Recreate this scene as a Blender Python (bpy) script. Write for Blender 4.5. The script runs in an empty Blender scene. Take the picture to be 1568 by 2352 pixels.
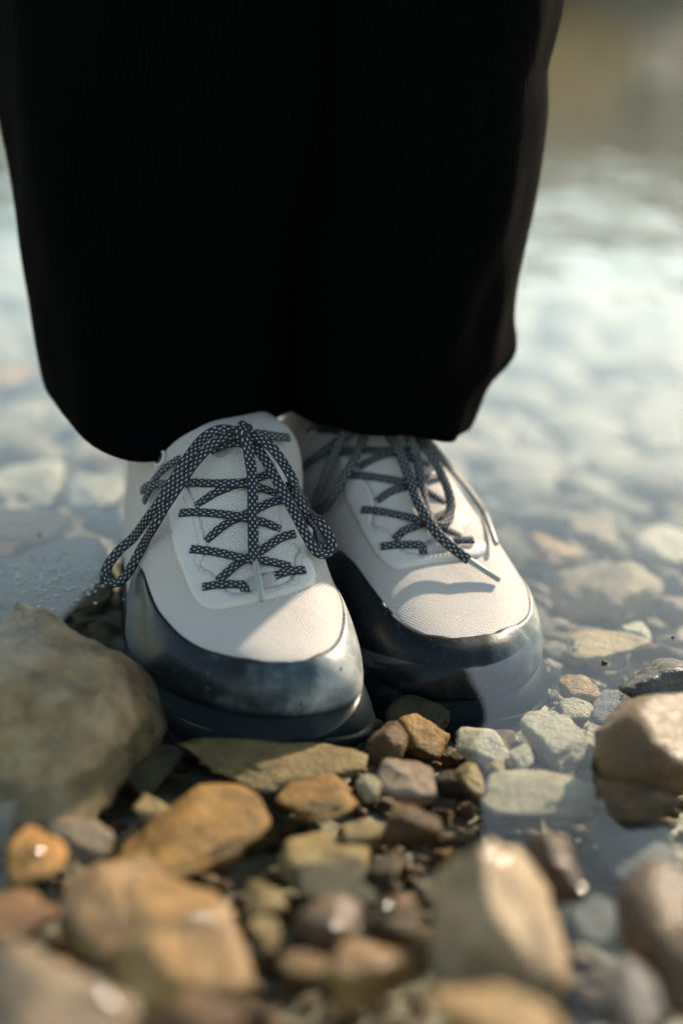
import bpy, bmesh, math, random
from mathutils import Vector, Matrix, noise
from mathutils.bvhtree import BVHTree
from mathutils.geometry import delaunay_2d_cdt
R = math.radians
PI = math.pi
S = bpy.context.scene
COL = S.collection

# ------------------------------------------------------------------ camera
PITCH = R(19.0); FPX = 3920.0; CAM = Vector((0.0, -0.746, 0.36))
cd = bpy.data.cameras.new('camera'); cam = bpy.data.objects.new('camera', cd); COL.objects.link(cam)
ROLL = R(3.0)
CP, SP = math.cos(PITCH), math.sin(PITCH)
FW = Vector((0, CP, -SP)); UP0 = Vector((0, SP, CP)); RT0 = Vector((1, 0, 0))
RT = RT0*math.cos(ROLL) + UP0*math.sin(ROLL); UP = UP0*math.cos(ROLL) - RT0*math.sin(ROLL)
cam.location = CAM; cam.rotation_euler = Matrix((RT, UP, -FW)).transposed().to_euler()
cd.sensor_fit = 'VERTICAL'; cd.sensor_height = 36.0; cd.lens = 36.0*FPX/2352.0
cd.clip_start = 0.02; cd.clip_end = 500
cd.dof.use_dof = True; cd.dof.focus_distance = 0.895; cd.dof.aperture_fstop = 2.5
cd.dof.aperture_blades = 9
S.camera = cam
# ------------------------------------------------------------------ sky, sun, exposure
SUN_EL = R(30); SUN_AZ = R(33)          # azimuth measured from +Y (away from camera) towards +X (right)
w = bpy.data.worlds.new('World'); S.world = w; w.use_nodes = True
wn = w.node_tree.nodes; wl = w.node_tree.links
bg = wn['Background']; sky = wn.new('ShaderNodeTexSky'); sky.sky_type = 'NISHITA'
sky.sun_disc = False; sky.sun_elevation = SUN_EL; sky.sun_rotation = SUN_AZ
sky.air_density = 1.0; sky.dust_density = 0.3; sky.ozone_density = 1.0
tint = wn.new('ShaderNodeMix'); tint.data_type = 'RGBA'; tint.blend_type = 'MULTIPLY'; tint.inputs[0].default_value = 1.0
tint.inputs[7].default_value = (1.0, .925, .755, 1)          # warm haze over the whole sky
wl.new(sky.outputs[0], tint.inputs[6]); wl.new(tint.outputs[2], bg.inputs[0]); bg.inputs[1].default_value = 0.14
sd = bpy.data.lights.new('sun', 'SUN'); sd.energy = 2.9; sd.angle = R(1.0); sd.color = (1.0, 0.86, 0.68)
sun = bpy.data.objects.new('sun', sd); COL.objects.link(sun)
sv = Vector((math.sin(SUN_AZ)*math.cos(SUN_EL), math.cos(SUN_AZ)*math.cos(SUN_EL), math.sin(SUN_EL)))
sun.rotation_euler = sv.to_track_quat('Z', 'Y').to_euler()
S.view_settings.view_transform = 'Standard'; S.view_settings.look = 'None'
S.view_settings.gamma = 1.0; S.view_settings.use_curve_mapping = False
S.view_settings.exposure = 1.5
S.view_settings.use_white_balance = True; S.view_settings.white_balance_temperature = 7000
S.cycles.use_denoising = True
S.cycles.max_bounces = 8; S.cycles.transparent_max_bounces = 12
S.cycles.caustics_reflective = False; S.cycles.caustics_refractive = False

# ------------------------------------------------------------------ helpers
def ray(px, py): return FW + RT*((px-784.0)/FPX) - UP*((py-1176.0)/FPX)
def at_z(px, py, z):
    d = ray(px, py); return CAM + d*((z-CAM.z)/d.z)
def at_y(px, py, Y):
    d = ray(px, py); return CAM + d*((Y-CAM.y)/d.y)
def proj(p):
    q = Vector(p)-CAM; f = q.dot(FW)
    return 784+FPX*q.dot(RT)/f, 1176-FPX*q.dot(UP)/f, f
def ip(tab, x):
    """smooth (monotone-ish cubic) interpolation in a table of (x, y)"""
    n = len(tab)
    if x <= tab[0][0]: return tab[0][1]
    if x >= tab[-1][0]: return tab[-1][1]
    for i in range(n-1):
        if x <= tab[i+1][0]: break
    def sl(a, b): return (tab[b][1]-tab[a][1])/(tab[b][0]-tab[a][0])
    def tang(k):
        if k == 0: return sl(0, 1)
        if k == n-1: return sl(n-2, n-1)
        a, b = sl(k-1, k), sl(k, k+1)
        return 0 if a*b <= 0 else 2*a*b/(a+b)
    x0, y0 = tab[i]; x1, y1 = tab[i+1]; h = x1-x0; t = (x-x0)/h
    return (y0*(1+2*t)*(1-t)**2 + tang(i)*h*t*(1-t)**2 + y1*t*t*(3-2*t) + tang(i+1)*h*t*t*(t-1))
def tag(o, label=None, cat=None, group=None, kind=None):
    if label: o['label'] = label
    if cat: o['category'] = cat
    if group: o['group'] = group
    if kind: o['kind'] = kind
    return o
def empty(name, loc=(0, 0, 0), rz=0.0):
    o = bpy.data.objects.new(name, None); COL.objects.link(o)
    o.location = loc; o.rotation_euler = (0, 0, rz); o.empty_display_size = 0.05; return o
def mesh(name, vs, fs, mat, parent=None, smooth=True, uvs=None, world=True):
    """one mesh object; vertices given in world space are moved into the parent's frame"""
    if parent is not None and world:
        M = (Matrix.Translation(parent.location) @ parent.rotation_euler.to_matrix().to_4x4()).inverted() if parent.parent is None else parent['_'] if False else None
        if M is None: M = Matrix.Identity(4)
        vs = [M @ Vector(v) for v in vs]
    me = bpy.data.meshes.new(name); me.from_pydata([tuple(v) for v in vs], [], fs); me.update()
    if smooth: me.polygons.foreach_set('use_smooth', [True]*len(me.polygons))
    if uvs is not None:
        ul = me.uv_layers.new(name='UVMap')
        li = [0]*len(me.loops); me.loops.foreach_get('vertex_index', li)
        ul.data.foreach_set('uv', [c for i in li for c in uvs[i]])
    o = bpy.data.objects.new(name, me); COL.objects.link(o)
    if mat: me.materials.append(mat)
    if parent is not None: o.parent = parent
    return o
def fix_normals(o):
    bm = bmesh.new(); bm.from_mesh(o.data); bmesh.ops.recalc_face_normals(bm, faces=bm.faces); bm.to_mesh(o.data); bm.free()
    return o

# ------------------------------------------------------------------ materials
class NT:
    def __init__(s, name):
        s.m = bpy.data.materials.new(name); s.m.use_nodes = True; s.t = s.m.node_tree
        s.b = s.t.nodes['Principled BSDF']; s.out = s.t.nodes['Material Output']
    def n(s, typ, **kw):
        o = s.t.nodes.new(typ)
        for k, v in kw.items():
            if k.startswith('i_'): o.inputs[k[2:].replace('_', ' ')].default_value = v
            else: setattr(o, k, v)
        return o
    def l(s, a, b): s.t.links.new(a, b)
    def set(s, **kw):
        for k, v in kw.items(): s.b.inputs[k.replace('_', ' ')].default_value = v
    def noise(s, vec, scale, detail=5, rough=.55):
        o = s.n('ShaderNodeTexNoise'); o.inputs['Scale'].default_value = scale
        o.inputs['Detail'].default_value = detail; o.inputs['Roughness'].default_value = rough
        if vec is not None: s.l(vec, o.inputs['Vector'])
        return o
    def ramp(s, fac, stops):
        o = s.n('ShaderNodeValToRGB'); e = o.color_ramp.elements
        while len(e) < len(stops): e.new(0.5)
        for k, (p, c) in enumerate(stops):
            e[k].position = p; e[k].color = (*c, 1) if len(c) == 3 else c
        s.l(fac, o.inputs[0]); return o
    def mix(s, fac, a, b, typ='MIX'):
        o = s.n('ShaderNodeMix', data_type='RGBA', blend_type=typ)
        for sock, v in ((o.inputs[0], fac), (o.inputs[6], a), (o.inputs[7], b)):
            if hasattr(v, 'links'): s.l(v, sock)
            else: sock.default_value = v if not isinstance(v, tuple) else ((*v, 1) if len(v) == 3 else v)
        return o.outputs[2]
    def math(s, op, a, b=0.0):
        o = s.n('ShaderNodeMath', operation=op)
        for k, v in enumerate((a, b)):
            if hasattr(v, 'links'): s.l(v, o.inputs[k])
            else: o.inputs[k].default_value = v
        return o.outputs[0]
    def bump(s, h, strength, dist, nrm=None):
        o = s.n('ShaderNodeBump'); o.inputs['Strength'].default_value = strength; o.inputs['Distance'].default_value = dist
        s.l(h, o.inputs['Height'])
        if nrm is not None: s.l(nrm, o.inputs['Normal'])
        return o.outputs[0]

def stone_mat(name, c0, c1, c2, wet=0.0, rough=0.55, speck=0.0, band=0.35):
    t = NT(name); tc = t.n('ShaderNodeTexCoord'); oi = t.n('ShaderNodeObjectInfo')
    va = t.n('ShaderNodeVectorMath', operation='ADD'); t.l(tc.outputs['Object'], va.inputs[0])
    vs = t.n('ShaderNodeVectorMath', operation='SCALE'); vs.inputs['Scale'].default_value = 7.0
    cx = t.n('ShaderNodeCombineXYZ')
    for k in range(3): t.l(oi.outputs['Random'], cx.inputs[k])
    t.l(cx.outputs[0], vs.inputs[0]); t.l(vs.outputs[0], va.inputs[1]); v = va.outputs[0]
    n1 = t.noise(v, 45, 6, .62); n2 = t.noise(v, 130, 6, .65); n3 = t.noise(v, 520, 4, .6)
    mp = t.n('ShaderNodeMapping'); mp.inputs['Scale'].default_value = (30, 55, 170); mp.inputs['Rotation'].default_value = (.35, .5, .2)
    t.l(v, mp.inputs['Vector']); n4 = t.noise(mp.outputs[0], 1.0, 5, .6)
    base = t.ramp(n1.outputs[0], [(.30, c0), (.50, c1), (.70, c2)]).outputs[0]
    base = t.mix(t.math('MULTIPLY', t.math('SMOOTH_MIN', t.math('MAXIMUM', t.math('MULTIPLY', t.math('SUBTRACT', n4.outputs[0], .5), 5.0), 0.0), 1.0), band), base, tuple(x*.42 for x in c0))
    base = t.mix(t.math('MULTIPLY', n2.outputs[0], .85), base, tuple(min(1, x*1.25) for x in c2), 'OVERLAY')
    base = t.mix(t.math('MULTIPLY', n3.outputs[0], .55), base, tuple(x*.35 for x in c1), 'SOFT_LIGHT')
    hsv = t.n('ShaderNodeHueSaturation'); t.l(base, hsv.inputs['Color'])
    t.l(t.math('ADD', t.math('MULTIPLY', oi.outputs['Random'], .5), .75), hsv.inputs['Value'])
    out = hsv.outputs[0]
    if speck:
        vo = t.n('ShaderNodeTexVoronoi'); vo.inputs['Scale'].default_value = 330; t.l(v, vo.inputs['Vector'])
        ring = t.math('MULTIPLY', t.math('LESS_THAN', vo.outputs['Distance'], .26), t.math('GREATER_THAN', t.noise(v, 60, 3).outputs[0], .50))
        sep = t.n('ShaderNodeSeparateColor'); t.l(vo.outputs['Color'], sep.inputs[0])
        ring = t.math('MULTIPLY', ring, t.math('GREATER_THAN', sep.outputs[0], .45))
        out = t.mix(t.math('MULTIPLY', ring, speck), out, (.50, .52, .48))
    t.l(out, t.b.inputs['Base Color'])
    b = t.bump(n2.outputs[0], .9, .006); b = t.bump(n3.outputs[0], .5, .0015, b); b = t.bump(n4.outputs[0], .6, .004, b)
    t.l(b, t.b.inputs['Normal'])
    t.set(Roughness=rough); t.b.inputs['Specular IOR Level'].default_value = .4
    if wet:
        t.set(Coat_Weight=wet, Coat_Roughness=.12); t.b.inputs['Coat IOR'].default_value = 1.33
        bb = t.bump(t.noise(v, 260, 4).outputs[0], .7, .0022); t.l(bb, t.b.inputs['Coat Normal'])
    return t.m
ST = {
 'ochre':  stone_mat('ochre_stone', (.19, .095, .02), (.42, .245, .065), (.55, .36, .125)),
 'tan':    stone_mat('tan_stone', (.19, .13, .055), (.37, .265, .12), (.50, .38, .20)),
 'wet_tan': stone_mat('wet_tan_stone', (.15, .09, .03), (.36, .235, .09), (.48, .345, .16), wet=.3, rough=.55),
 'beige':  stone_mat('beige_stone', (.27, .22, .15), (.42, .35, .25), (.54, .47, .35)),
 'pink':   stone_mat('pinkish_stone', (.20, .13, .09), (.38, .28, .205), (.50, .39, .30)),
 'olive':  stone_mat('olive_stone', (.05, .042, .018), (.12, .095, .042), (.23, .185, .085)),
 'barnacle': stone_mat('speckled_slab_stone', (.10, .07, .025), (.22, .155, .065), (.32, .235, .11), speck=.75),
 'brown':  stone_mat('brown_stone', (.09, .05, .016), (.24, .135, .05), (.37, .225, .09)),
 'wet_brown': stone_mat('wet_brown_stone', (.07, .04, .014), (.18, .105, .04), (.30, .185, .08), wet=.35, rough=.5),
 'boulder': stone_mat('boulder_stone', (.17, .115, .055), (.38, .28, .155), (.56, .45, .28), wet=.6, rough=.45, speck=.35),
 'grey':   stone_mat('grey_stone', (0.106, 0.103, 0.091), (0.179, 0.172, 0.154), (0.266, 0.255, 0.229)),
 'wet_grey': stone_mat('wet_grey_stone', (0.040, 0.038, 0.034), (0.100, 0.096, 0.085), (0.199, 0.192, 0.177), wet=.4, rough=.5),
 'white':  stone_mat('pale_stone', (.34, .30, .22), (.48, .42, .32), (.60, .54, .43)),
 'rust': stone_mat('rust_brown_stone', (.12, .075, .035), (.27, .175, .085), (.40, .285, .155), wet=.35, rough=.5),
 'wet_white': stone_mat('wet_pale_stone', (.17, .125, .08), (.37, .285, .185), (.54, .445, .32), wet=.22, rough=.55),
}
def bed_mat():
    t = NT('river_bed_gravel'); g = t.n('ShaderNodeNewGeometry'); v = g.outputs['Position']
    n1 = t.noise(v, 9, 6); n2 = t.noise(v, 70, 6, .65); vo = t.n('ShaderNodeTexVoronoi'); vo.inputs['Scale'].default_value = 75; t.l(v, vo.inputs['Vector'])
    c = t.ramp(n1.outputs[0], [(.3, (.05, .04, .02)), (.55, (.11, .085, .045)), (.75, (.20, .16, .10))]).outputs[0]
    sep = t.n('ShaderNodeSeparateColor'); t.l(vo.outputs['Color'], sep.inputs[0])
    c = t.mix(.55, c, t.ramp(sep.outputs[0], [(0, (.05, .035, .02)), (.5, (.20, .15, .08)), (1, (.34, .28, .19))]).outputs[0])
    sp = t.n('ShaderNodeSeparateXYZ'); t.l(v, sp.inputs[0])
    sl = t.n('ShaderNodeMapRange', interpolation_type='SMOOTHSTEP'); sl.inputs['From Min'].default_value = -.02; sl.inputs['From Max'].default_value = .10; t.l(sp.outputs[1], sl.inputs['Value'])
    c = t.mix(t.math('MULTIPLY', sl.outputs[0], .8), c, t.ramp(n2.outputs[0], [(.3, (.27, .22, .15)), (.7, (.44, .38, .28))]).outputs[0])   # pale silt on the bed further in
    alg = t.n('ShaderNodeMapRange', interpolation_type='SMOOTHSTEP'); alg.inputs['From Min'].default_value = 1.3; alg.inputs['From Max'].default_value = 2.3
    t.l(t.math('ADD', sp.outputs[1], t.math('MULTIPLY', t.math('SUBTRACT', n1.outputs[0], .5), 1.2)), alg.inputs['Value'])
    c = t.mix(alg.outputs[0], c, t.ramp(t.noise(v, 3.5, 4).outputs[0], [(.35, (.018, .022, .012)), (.65, (.075, .065, .026))]).outputs[0])   # algae on the deeper bed
    far = t.math('GREATER_THAN', sp.outputs[2], .08)
    c = t.mix(far, c, t.ramp(t.noise(v, .35, 5).outputs[0], [(.35, (.012, .026, .012)), (.55, (.04, .052, .022))]).outputs[0])
    t.l(c, t.b.inputs['Base Color']); t.set(Roughness=.7)
    b = t.bump(vo.outputs['Distance'], .7, .006); t.l(t.bump(n2.outputs[0], .6, .004, b), t.b.inputs['Normal'])
    return t.m
def water_mat():
    t = NT('clear_water'); g = t.n('ShaderNodeNewGeometry'); v = g.outputs['Position']
    ln = t.n('ShaderNodeVectorMath', operation='LENGTH'); t.l(v, ln.inputs[0])
    mp = t.n('ShaderNodeMapping'); mp.inputs['Scale'].default_value = (1.5, .8, 1); mp.inputs['Rotation'].default_value = (0, 0, R(-14)); t.l(v, mp.inputs['Vector'])
    n1 = t.noise(mp.outputs[0], 6.0, 3, .5); n2 = t.noise(mp.outputs[0], 26, 2, .5)
    sp = t.n('ShaderNodeSeparateXYZ'); t.l(v, sp.inputs[0])
    mr = t.n('ShaderNodeMapRange', interpolation_type='SMOOTHSTEP'); mr.inputs['From Min'].default_value = .15; mr.inputs['From Max'].default_value = 1.9
    mr.inputs['To Min'].default_value = .012; mr.inputs['To Max'].default_value = 1.0; t.l(sp.outputs[1], mr.inputs['Value'])
    h = t.math('ADD', t.math('MULTIPLY', n1.outputs[0], .0105), t.math('MULTIPLY', n2.outputs[0], .0003))
    m2 = t.n('ShaderNodeMapRange', interpolation_type='SMOOTHSTEP'); m2.inputs['From Min'].default_value = 1.9; m2.inputs['From Max'].default_value = 3.4
    m2.inputs['To Min'].default_value = 1.0; m2.inputs['To Max'].default_value = .06; t.l(sp.outputs[1], m2.inputs['Value'])
    h = t.math('MULTIPLY', t.math('MULTIPLY', h, mr.outputs[0]), m2.outputs[0])
    b = t.bump(h, 1.0, 1.0)
    dt = t.n('ShaderNodeVectorMath', operation='DOT_PRODUCT'); t.l(b, dt.inputs[0]); t.l(g.outputs['Incoming'], dt.inputs[1])
    om = t.math('SUBTRACT', 1.0, t.math('MINIMUM', t.math('ABSOLUTE', dt.outputs['Value']), 1.0))
    frs = t.math('ADD', .02, t.math('MULTIPLY', .98, t.math('POWER', om, 5.0)))     # Fresnel reflection, the same from both sides
    gl = t.n('ShaderNodeBsdfGlossy'); gl.inputs['Roughness'].default_value = 0.0; t.l(b, gl.inputs['Normal'])
    tr = t.n('ShaderNodeBsdfTransparent'); tr.inputs['Color'].default_value = (.90, .95, .95, 1)
    mx = t.n('ShaderNodeMixShader'); t.l(frs, mx.inputs[0]); t.l(tr.outputs[0], mx.inputs[1]); t.l(gl.outputs[0], mx.inputs[2])
    t.l(mx.outputs[0], t.out.inputs['Surface']); return t.m
def trouser_mat():
    t = NT('black_ribbed_cloth'); tc = t.n('ShaderNodeTexCoord')
    mp = t.n('ShaderNodeMapping'); mp.inputs['Scale'].default_value = (900, 900, 60); t.l(tc.outputs['Object'], mp.inputs['Vector'])
    n1 = t.noise(mp.outputs[0], 1.0, 3, .6); n2 = t.noise(tc.outputs['Object'], 900, 2)
    c = t.ramp(n1.outputs[0], [(.35, (.0009, .0011, .0013)), (.62, (.0020, .0022, .0023)), (.78, (.0036, .0034, .0032))]).outputs[0]
    t.l(c, t.b.inputs['Base Color']); t.set(Roughness=.9); t.b.inputs['Specular IOR Level'].default_value = .012
    t.set(Sheen_Weight=.003, Sheen_Roughness=.4); t.b.inputs['Sheen Tint'].default_value = (.9, .75, .6, 1)
    b = t.bump(n1.outputs[0], .8, .0012); t.l(t.bump(n2.outputs[0], .4, .0005, b), t.b.inputs['Normal'])
    return t.m
def mesh_cloth(name, col, hole, pitch, strength=.8):
    t = NT(name); uv = t.n('ShaderNodeUVMap')
    br = t.n('ShaderNodeTexBrick'); br.offset = .5; br.inputs['Scale'].default_value = 1.0
    br.inputs['Brick Width'].default_value = pitch; br.inputs['Row Height'].default_value = pitch*.72
    br.inputs['Mortar Size'].default_value = pitch*.20; br.inputs['Mortar Smooth'].default_value = 1.0
    t.l(uv.outputs[0], br.inputs['Vector'])
    n = t.noise(uv.outputs[0], 60, 4); nn = t.noise(uv.outputs[0], 25, 3)
    c = t.mix(br.outputs['Fac'], hole, col)
    c = t.mix(t.math('MULTIPLY', t.math('MAXIMUM', t.math('SUBTRACT', nn.outputs[0], .5), 0.0), 1.3), c, tuple(x*y for x, y in zip(col, (.78, .62, .48))))
    t.l(c, t.b.inputs['Base Color']); t.set(Roughness=.6); t.b.inputs['Specular IOR Level'].default_value = .35
    b = t.bump(br.outputs['Fac'], strength, .0007); t.l(t.bump(n.outputs[0], .25, .004, b), t.b.inputs['Normal'])
    return t.m
def plain(name, col, rough, coat=0.0, nscale=80, nstr=.25, var=.25, dist=.002, coat_rough=.08):
    t = NT(name); tc = t.n('ShaderNodeTexCoord'); n = t.noise(tc.outputs['Object'], nscale, 5)
    c = t.mix(t.math('MULTIPLY', n.outputs[0], var*2), col, tuple(x*.6 for x in col))
    t.l(c, t.b.inputs['Base Color']); t.set(Roughness=rough)
    b = t.bump(n.outputs[0], nstr, dist); t.l(b, t.b.inputs['Normal'])
    if coat:
        t.set(Coat_Weight=coat, Coat_Roughness=coat_rough); t.b.inputs['Coat IOR'].default_value = 1.4
    return t.m
def lace_mat():
    t = NT('flecked_lace'); uv = t.n('ShaderNodeUVMap')          # u metres along, v 0..1 across the top face
    br = t.n('ShaderNodeTexBrick'); br.offset = .5; br.inputs['Scale'].default_value = 1.0
    br.inputs['Brick Width'].default_value = .0046; br.inputs['Row Height'].default_value = .00125
    br.inputs['Mortar Size'].default_value = 0.0; br.inputs['Color1'].default_value = (1, 1, 1, 1); br.inputs['Color2'].default_value = (1, 1, 1, 1)
    sp = t.n('ShaderNodeSeparateXYZ'); t.l(uv.outputs[0], sp.inputs[0])
    U, V = sp.outputs[0], sp.outputs[1]
    row = t.math('FLOOR', t.math('DIVIDE', V, .00135))
    ph = t.math('FRACT', t.math('ADD', t.math('DIVIDE', U, .0046), t.math('MULTIPLY', row, .5)))
    fv = t.math('ABSOLUTE', t.math('SUBTRACT', t.math('FRACT', t.math('DIVIDE', V, .00135)), .5))
    dash = t.math('MULTIPLY', t.math('LESS_THAN', ph, .29), t.math('LESS_THAN', fv, .21))
    inner = t.math('MULTIPLY', t.math('GREATER_THAN', V, .0005), t.math('LESS_THAN', V, .0055))
    dash = t.math('MULTIPLY', dash, inner)
    wv = t.n('ShaderNodeTexChecker'); wv.inputs['Scale'].default_value = 1500; wv.inputs['Color1'].default_value = (.008, .011, .017, 1); wv.inputs['Color2'].default_value = (.018, .022, .031, 1)
    t.l(uv.outputs[0], wv.inputs['Vector'])
    t.l(t.mix(dash, wv.outputs['Color'], (.50, .48, .46)), t.b.inputs['Base Color']); t.set(Roughness=.6)
    t.b.inputs['Specular IOR Level'].default_value = .3
    t.l(t.bump(t.math('ADD', dash, wv.outputs['Fac']), .5, .0004), t.b.inputs['Normal'])
    return t.m
M_water = water_mat(); M_trs = trouser_mat()
M_mesh = mesh_cloth('off_white_mesh_upper', (.80, .745, .70), (.52, .46, .42), .0018, .95)
M_tongue = mesh_cloth('padded_tongue_mesh', (.74, .69, .64), (.56, .50, .44), .0021, .8)
M_film = plain('smooth_cream_overlay', (.57, .515, .465), .5, coat=.0, nscale=220, nstr=.12, var=.1, coat_rough=.3)
M_film2 = mesh_cloth('dotted_clear_overlay', (.66, .61, .56), (.55, .51, .47), .0022, .5)
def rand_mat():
    t = NT('slate_rubber_painted_light'); tc = t.n('ShaderNodeTexCoord'); n = t.noise(tc.outputs['Object'], 55, 5, .6); n2 = t.noise(tc.outputs['Object'], 420, 3)
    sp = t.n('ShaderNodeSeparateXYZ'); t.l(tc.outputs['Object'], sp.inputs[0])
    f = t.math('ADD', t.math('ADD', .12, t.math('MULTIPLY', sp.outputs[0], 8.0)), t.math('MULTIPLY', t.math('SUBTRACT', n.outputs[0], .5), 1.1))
    c = t.ramp(f, [(-.0, (.008, .012, .014)), (.24, (.058, .080, .092)), (.62, (.36, .355, .33))]).outputs[0]  # dark to pale along local X: shade and bright reflections painted into the rubber
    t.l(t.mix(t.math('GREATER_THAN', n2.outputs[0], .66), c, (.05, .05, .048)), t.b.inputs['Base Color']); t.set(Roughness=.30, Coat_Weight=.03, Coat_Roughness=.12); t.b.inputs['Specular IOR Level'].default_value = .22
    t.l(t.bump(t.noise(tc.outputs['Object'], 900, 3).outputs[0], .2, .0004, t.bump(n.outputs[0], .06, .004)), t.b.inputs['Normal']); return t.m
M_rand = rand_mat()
M_badge = plain('grey_rubber_badge', (.20, .21, .21), .4)
M_mid = plain('grey_foam_midsole', (.011, .016, .018), .5, nscale=60, var=.2)
M_mid.node_tree.nodes['Principled BSDF'].inputs['Specular IOR Level'].default_value = .08
M_out = plain('dark_rubber_outsole', (.012, .014, .016), .5)
M_lace = lace_mat()
M_agl = plain('grey_aglet_plastic', (.30, .31, .30), .35)
M_web = mesh_cloth('lilac_webbing', (.62, .57, .58), (.46, .42, .43), .0011)
M_hole = plain('eyelet_dark_hole', (.03, .03, .03), .6)
M_thr = plain('cream_thread', (.56, .52, .47), .7)
M_skin = plain('sock_and_leg_cloth', (.02, .02, .022), .8)

# ------------------------------------------------------------------ river bed and water
def bed(x, y):
    base = ip([(-3, .25), (-1.2, .05), (-.6, -.005), (-.3, -.028), (-.1, -.036), (.15, -.040), (.5, -.065), (1.2, -.11), (3, -.22), (10, -.6), (22, -.6), (27, 0.0), (34, 1.8), (60, 6.4), (120, 10)], y)
    if -1.0 < y < 3: base += .5*max(0, x-.1)*-.06*min(1, max(0, y+.2)*3)
    return base
def grid_axis(a, b, fine, n0, n1, lim):
    xs = [a+(b-a)*i/n0 for i in range(n0+1)]
    k = [(b + (lim-b)*((i/n1)**2.2)) for i in range(1, n1+1)]
    return xs, k
xs_f = [-.6+1.2*i/80 for i in range(81)]
xs = [-.6-79.4*((i/14)**2.4) for i in range(14, 0, -1)] + xs_f + [.6+79.4*((i/14)**2.4) for i in range(1, 15)]
ys = [-3, -2, -1.5, -1.1, -.8] + [-.6+1.8*i/110 for i in range(111)] + [1.2+118.8*((i/30)**2.3) for i in range(1, 31)]
vs = []; fs = []
for y in ys:
    for x in xs:
        z = bed(x, y)
        if abs(x) < 3 and y < 4: z += .006*(noise.noise((x*14, y*14, 1))) + .004*noise.noise((x*40, y*40, 3))
        elif y > 24: z += .6*noise.noise((x*.15, y*.15, 5))
        vs.append((x, y, z))
nx = len(xs)
for j in range(len(ys)-1):
    for i in range(nx-1):
        a = j*nx+i; fs.append((a, a+1, a+1+nx, a+nx))
tag(mesh('river_bed', vs, fs, bed_mat()), kind='structure')
tag(mesh('water', [(-70, -.95, 0), (70, -.95, 0), (70, 28.5, 0), (-70, 28.5, 0)], [(0, 1, 2, 3)], M_water, smooth=False), kind='structure')

# ------------------------------------------------------------------ sneakers
L = .285
HW = [(0, .0), (.0007, .0095), (.002, .0165), (.006, .0265), (.012, .0345), (.02, .0410), (.032, .0475), (.05, .0530), (.075, .0560), (.10, .0545), (.13, .050), (.16, .0475), (.20, .0465), (.24, .043), (.265, .035), (.28, .017), (.285, .0)]
CX = [(0, .017), (.012, .015), (.03, .010), (.05, .006), (.075, .002), (.10, 0), (.16, -.001), (.20, 0), (.285, 0)]
ZT = [(0, -.003), (.001, .0062), (.003, .0135), (.006, .0182), (.010, .0215), (.018, .0245), (.03, .0280), (.05, .0350), (.075, .0465), (.10, .061), (.13, .079), (.155, .092), (.175, .096), (.20, .095), (.24, .090), (.27, .080), (.285, .02)]
ZB = [(0, -.003), (.05, -.003), (.1, -.002), (.2, .006), (.285, .01)]
NE = [(0, 2.3), (.05, 2.5), (.09, 2.2), (.13, 2.15), (.155, 2.3), (.18, 3.6), (.285, 4.0)]
SH = [(0, 0), (.04, .002), (.08, .008), (.12, .013), (.17, .014), (.22, .004), (.285, 0)]
SPW = 1.7
HWq = [(math.sqrt(p), q) for p, q in HW]; ZTq = [(math.sqrt(p), q) for p, q in ZT]
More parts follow.
